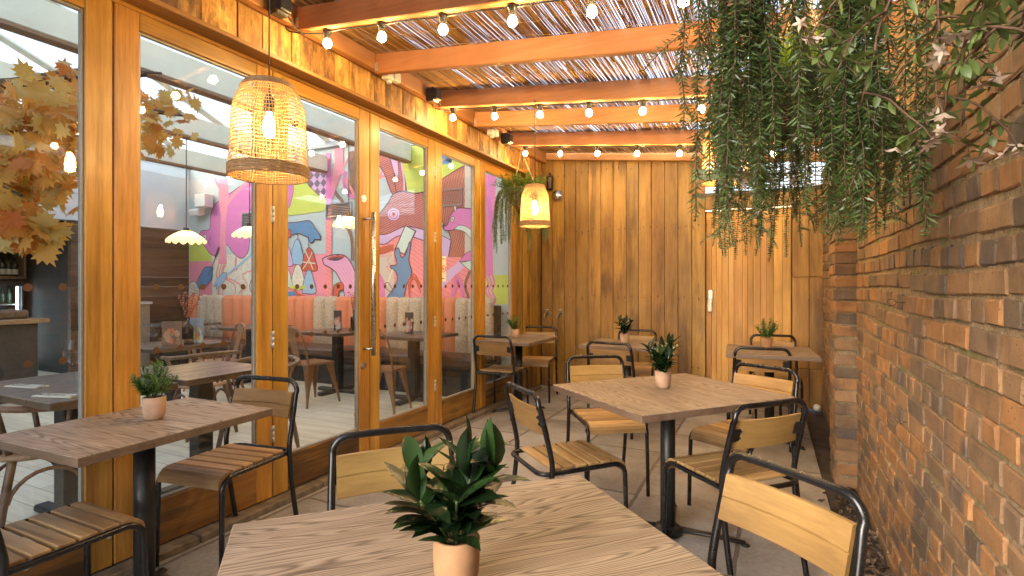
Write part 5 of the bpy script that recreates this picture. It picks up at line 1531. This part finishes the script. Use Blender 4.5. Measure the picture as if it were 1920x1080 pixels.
# bentwood armchairs
bw_m = wood('bentwood_brown', [(.07, .035, .018), (.14, .075, .04), (.2, .115, .065)], axis=2, scale=12, stretch=.2, rough=.4)
def bent_chair():
    t = thing('bentwood_chair', '', 'chair', (0, 0, 0), 0, 'brown bentwood chairs in the dining room')
    mb = MB(); mb.lathe([(.001, .455), (.18, .455), (.20, .447), (.20, .43), (.18, .42), (.001, .42)], 24); mb.build('seat', wood('seat_veneer', [(.2, .11, .055), (.3, .18, .1), (.36, .23, .14)], axis=0, scale=8, rough=.45), t)
    rail = smooth_path([(-.27, .12, .68), (-.275, 0, .685), (-.24, -.15, .70), (-.13, -.24, .715), (0, -.265, .72), (.13, -.24, .715), (.24, -.15, .70), (.275, 0, .685), (.27, .12, .68)], 5)
    mb = MB(); mb.tube(rail, .021, 8, flat=.8); mb.build('arm_rail', bw_m, t)
    for q in range(-2, 3):
        a = -PI / 2 + q * .33
        mb = MB(); mb.tube([(math.cos(a) * .17, math.sin(a) * .17, .45), (math.cos(a) * .262, math.sin(a) * .25, .71)], [.017, .011], 6, flat=.5); mb.build('spindle', bw_m, t)
    for s in (-1, 1):
        mb = MB(); mb.tube([(s * .17, .07, .44), (s * .262, .06, .68)], .014, 7); mb.build('arm_post', bw_m, t)
    for sx in (-1, 1):
        for sy in (-1, 1):
            mb = MB(); mb.tube(smooth_path([(sx * .13, sy * .13, .425), (sx * .17, sy * .17, .25), (sx * .2, sy * .21, 0)], 4), [.02] * 5 + [.018] * 3 + [.013], 8); mb.build('leg', bw_m, t)
    mb = MB()
    for s in (-1, 1): mb.tube(arc((s * .165, 0, .2), .16, .15, PI - .15, 10, (0, 1, 0), (0, 0, 1)), .01, 6)
    mb.build('stretcher_bow', bw_m, t)
    return t
bc_ = bent_chair()
for i, (x, y, a, lb) in enumerate(((-3.5, 1.45, -.1, 'bentwood chair close behind the first door, below the cutlery table'), (-3.55, 2.86, 3.35, 'bentwood chair with curved arm rail right behind the second door'), (-4.50, 3.05, 1.35, 'bentwood chair before the dark table with menus'), (-5.1, 1.35, 1.5, 'bentwood chair beyond the cutlery table, near the bar'), (-5.9, 1.75, 1.2, 'bentwood chair furthest back, in front of the bar counter'))):
    if i == 0: bc_.location = (x, y, 0); bc_.rotation_euler = (0, 0, a); bc_['label'] = lb
    else: dup(bc_, (x, y, 0), a, lb)

# tabletop things
def wine_glass(lb, x, y, s=1.0):
    t = thing('wine_glass', lb, 'glass', (x, y, .7505), 0, 'wine glasses on the dining tables')
    mb = MB(); mb.lathe([(.001, .0), (.036 * s, .002), (.006, .008), (.0045, .03), (.0045, .085 * s), (.02 * s, .098 * s), (.043 * s, .125 * s), (.047 * s, .155 * s), (.036 * s, .21 * s)], 20); mb.build('goblet', M['glass_small'], t)
wine_glass('large wine glass on the cutlery table behind the first door', -3.58, 1.66, 1.15)
wine_glass('wine glass at the left end of the table with menus', -4.92, 2.88)
wine_glass('wine glass at the right end of the table with menus', -4.88, 3.42)
def menu(lb, x, y, rz, w, h, cols, txt=None):
    t = thing('menu_card', lb, 'menu', (x, y, .7505), rz, 'menu cards standing on the dining tables')
    mb = MB(); mb.span((-w / 2, -.003, 0), (w / 2, .003, h), .0008); c = mb.build('card', plain('menu_dark', cols[0], .5, var=.1), t)
    mb = MB(); q = random.Random(int(x * 100))
    for i in range(16):
        cx_, cz_ = q.uniform(-w * .36, w * .36), q.uniform(h * .1, h * .62); r_ = q.uniform(.012, .028)
        mb.mi = i % 3
        mb.add([(cx_ + r_ * math.cos(a * PI / 5) * q.uniform(.6, 1), -.0035 - i * .0001, cz_ + r_ * math.sin(a * PI / 5) * q.uniform(.8, 1.6)) for a in range(10)], [tuple(range(10))[::-1]])
    mb.build('picture', [plain('menu_ink', cc, .5) for cc in cols[1:4]], c)
    if txt:
        for k, s in enumerate(txt):
            cu_ = bpy.data.curves.new('menu_text', 'FONT'); cu_.body = s; cu_.size = .028; cu_.align_x = 'CENTER'; cu_.extrude = .0003
            tmp = bpy.data.objects.new('lettering_curve', cu_); COL.objects.link(tmp); me = bpy.data.meshes.new_from_object(tmp.evaluated_get(bpy.context.evaluated_depsgraph_get())); bpy.data.objects.remove(tmp)
            o = bpy.data.objects.new('lettering', me); COL.objects.link(o); o.parent = c; o.location = (0, -.0045, h - .042 - k * .032); o.rotation_euler = (PI / 2, 0, 0)
            me.materials.clear(); me.materials.append(plain('menu_white', (.7, .68, .6), .5))
menu('dark drinks menu card by the large wine glass', -3.30, 1.74, .55, .16, .26, [(.035, .025, .03), (.5, .14, .07), (.6, .25, .12), (.55, .35, .25)], ('Zizzi', 'DRINKS'))
menu('food picture menu card on the table seen through the second door', -4.93, 3.05, .8, .16, .22, [(.20, .12, .09), (.5, .3, .2), (.6, .2, .1), (.3, .2, .1)])
menu('pale blue folded menu card beside the berry bottle', -4.9, 3.26, .5, .13, .24, [(.30, .38, .50), (.6, .62, .6), (.65, .3, .25), (.7, .6, .2)])
menu('tall menu card on the second banquette table', -4.80, 5.0, .3, .10, .24, [(.05, .05, .05), (.55, .2, .15), (.6, .4, .3), (.4, .45, .5)])
menu('tall menu card on the banquette table nearest the doors', -3.72, 5.0, .3, .10, .24, [(.06, .05, .05), (.55, .2, .15), (.6, .4, .3), (.4, .45, .5)])
menu('dark menu card on the third banquette table', -6.2, 4.98, .4, .13, .22, [(.04, .04, .045), (.5, .3, .2), (.4, .2, .12), (.5, .45, .4)])
berry = plain('red_berries', (.42, .11, .05), .4, var=.2)
def berry_bottle(lb, x, y, seed):
    q = random.Random(seed)
    t = thing('berry_bottle', lb, 'bottle', (x, y, .7505), 0, 'dark bottles with berry sprigs')
    mb = MB(); bottle(mb, 0, 0, 0, .042, .25); mb.build('bottle', plain('brown_bottle', (.02, .012, .01), .15), t)
    mb, sb = MB(), MB()
    for k in range(4):
        p = Vector((0, 0, .24)); d = Vector((q.gauss(0, .22), q.gauss(0, .22), 1)); pts = [p]
        for i in range(10):
            p = p + d.normalized() * .024; pts.append(p)
            for _ in range(2): mb.sphere((p.x + q.gauss(0, .012), p.y + q.gauss(0, .012), p.z), .0085, 6, 4)
        sb.tube(pts, .0018, 4)
    mb.build('berries', berry, t); sb.build('twigs', M['stem'], t)
berry_bottle('dark bottle with red berry sprigs on the table seen through the second door', -4.86, 3.16, 1)
berry_bottle('dark bottle with berry sprigs on the second banquette table', -4.56, 5.02, 2)
berry_bottle('dark bottle with berry sprigs on the banquette table nearest the doors', -3.50, 5.05, 3)
berry_bottle('dark bottle with berry sprigs on the third banquette table', -6.05, 5.0, 4)
for (x, y, a, lb) in ((-3.62, 1.46, .22, 'napkin with fork and knife, left place on the cutlery table'), (-3.17, 1.40, .3, 'napkin with fork and knife, near edge of the cutlery table')):
    t = thing('cutlery_setting', lb, 'cutlery', (x, y, .7505), a, 'cutlery settings on the dark table')
    mb = MB(); mb.span((-.11, -.035, 0), (.11, .035, .007), .003); mb.build('napkin', plain('paper_napkin', (.62, .63, .58), .9, var=.08, nscale=40), t)
    mb = MB(); mb.tube([(-.1, .012, .0095), (.06, .012, .0095), (.11, .012, .011)], [.003, .003, .007], 6, flat=.4); mb.build('fork', M['steel'], t)
    mb = MB(); mb.tube([(-.1, -.012, .0095), (.02, -.012, .0095), (.12, -.012, .010)], [.004, .004, .006], 6, flat=.3); mb.build('knife', M['steel'], t)

# scalloped pendant lamps of the dining room
def scallop(lb, x, y, z, r):
    t = thing('scallop_lamp', lb, 'lamp', (x, y, z), 0, 'scalloped pendant lamps in the dining room')
    vs, fs = [], []; n = 60
    pr = [(.16, .105), (.34, .095), (.6, .07), (.84, .035), (1, .0)]
    for i, (q, zz) in enumerate(pr):
        for k in range(n):
            a = 2 * PI * k / n; sc = (1 + .02 * math.cos(a * 15) * q); dz = -.028 * q ** 4 * abs(math.sin(a * 7.5)) 
            vs.append((r * q * sc * math.cos(a), r * q * sc * math.sin(a), (zz + dz) * r / .19))
    for i in range(len(pr) - 1):
        for k in range(n): fs.append((i * n + k, i * n + (k + 1) % n, (i + 1) * n + (k + 1) % n, (i + 1) * n + k))
    mb = MB(); mb.add(vs, fs, True)
    s = mb.build('lamp_shade', leafmat('cream_shade', [(.6, .52, .36), (.66, .58, .42), (.7, .62, .46)], .6, .5), t)
    mb = MB(); mb.tube([(0, 0, .1 * r / .19), (0, 0, 3.0 - z)], .005, 6); mb.lathe([(.001, .15), (.03, .145), (.034, .09), (.001, .09)], 12); mb.build('cord', M['cable'], t)
    mb = MB(); mb.sphere((0, 0, .035), .032, 10, 8, 1.2); mb.build('bulb', emit('room_bulb', (1, .64, .28), 70), t)
scallop('scalloped cream pendant lamp before the brown wall, seen through the second door', -5.9, 3.81, 1.80, .20)
scallop('scalloped cream pendant lamp half hidden by the wide door stile', -4.4, 4.76, 2.0, .18)
scallop('scalloped cream pendant lamp hiding behind the stile of the second door', -5.9, 4.62, 1.93, .20)

# autumn tree inside the first doors
rp = random.Random(77)
tr = thing('autumn_tree', 'indoor tree with orange and yellow maple leaves behind the first glazed door', 'tree')
mb = MB()
br_paths = [[(-4.9, .35, 0), (-4.85, .45, .9), (-4.75, .6, 1.7), (-4.55, .85, 2.2), (-4.2, 1.2, 2.36), (-3.7, 1.55, 2.45), (-3.4, 1.95, 2.58)],
            [(-4.75, .6, 1.7), (-4.3, .85, 1.95), (-3.7, 1.15, 1.95), (-3.15, 1.25, 1.72)], [(-4.55, .85, 2.2), (-4.3, 1.5, 2.5), (-4.1, 2.0, 2.75), (-4.0, 2.4, 2.85)],
            [(-4.2, 1.2, 2.36), (-3.9, 1.2, 2.7), (-3.5, 1.35, 2.9)], [(-3.7, 1.55, 2.45), (-3.6, 2.0, 2.42), (-3.55, 2.3, 2.45)]]
for i, p in enumerate(br_paths):
    P = smooth_path(p, 5); n = len(P)
    r0 = .07 if i == 0 else .025
    mb.tube(P, [r0 * (1 - .85 * k / n) + .004 for k in range(n)], 8)
mb.build('trunk', plain('grey_bark', (.10, .075, .06), .8, var=.4, nscale=25, bmp=.5), tr)
OUT = [(0, -.5), (.12, -.12), (.34, -.22), (.30, -.02), (.52, .08), (.36, .20), (.46, .42), (.22, .36), (.20, .62), (.08, .55), (0, .86)]
OUT = OUT + [(-x, y) for (x, y) in OUT[-2:0:-1]]
def maple(mb, p, d, nrm, s):
    d = d.normalized(); w = d.cross(nrm).normalized(); nn = w.cross(d)
    bend = rp.uniform(.1, .5); vs = []
    for (x, y) in OUT:
        q = p + w * x * s + d * (y + .5) * s + nn * (-(x * x) * bend - (y + .2) ** 2 * bend * .4) * s
        vs.append(q)
    c = p + d * .42 * s
    b = [c] + vs; n = len(vs)
    mb.add(b, [(0, 1 + i, 1 + (i + 1) % n) for i in range(n)])
mb = MB()
def cluster(c, rad, n, s0, s1):
    for i in range(n):
        p = Vector((c[0] + rp.gauss(0, rad[0]), c[1] + rp.gauss(0, rad[1]), c[2] + rp.gauss(0, rad[2])))
        if p.x > -2.86: p.x = -2.86 - rp.uniform(0, .2)
        d = Vector((rp.gauss(.2, .6), rp.gauss(.3, .6), rp.gauss(-.5, .35)))
        maple(mb, p, d, Vector((rp.gauss(.5, .5), rp.gauss(-.3, .5), rp.gauss(.6, .4))), rp.uniform(s0, s1))
cluster((-3.5, 1.42, 2.03), (.28, .13, .11), 330, .08, .125)
cluster((-3.6, 1.45, 2.22), (.28, .14, .08), 190, .08, .125)
cluster((-3.25, 1.25, 1.86), (.16, .10, .07), 120, .08, .125)
cluster((-3.12, 1.22, 1.62), (.09, .07, .05), 48, .085, .125)
cluster((-3.2, 1.28, 1.54), (.08, .07, .03), 16, .085, .125)
cluster((-3.6, 1.68, 2.48), (.20, .10, .05), 46, .07, .11)
cluster((-3.6, 2.12, 2.52), (.14, .08, .04), 40, .07, .11)
cluster((-3.55, 2.05, 2.36), (.13, .07, .04), 34, .07, .11)
cluster((-3.5, 2.0, 2.20), (.10, .06, .03), 12, .07, .11)
mb.build('crown', M['maple'], tr)

# ------------------------------------------------------------------ render settings
scene.render.engine = 'CYCLES'
scene.view_settings.view_transform = 'Standard'
scene.view_settings.look = 'None'
scene.view_settings.exposure = EXPOSURE
scene.view_settings.gamma = 1
c = scene.cycles
c.use_denoising = True
c.max_bounces = 10; c.diffuse_bounces = 6; c.glossy_bounces = 4; c.transparent_max_bounces = 24; c.transmission_bounces = 4
c.sample_clamp_indirect = 8.0
c.caustics_reflective = False; c.caustics_refractive = False
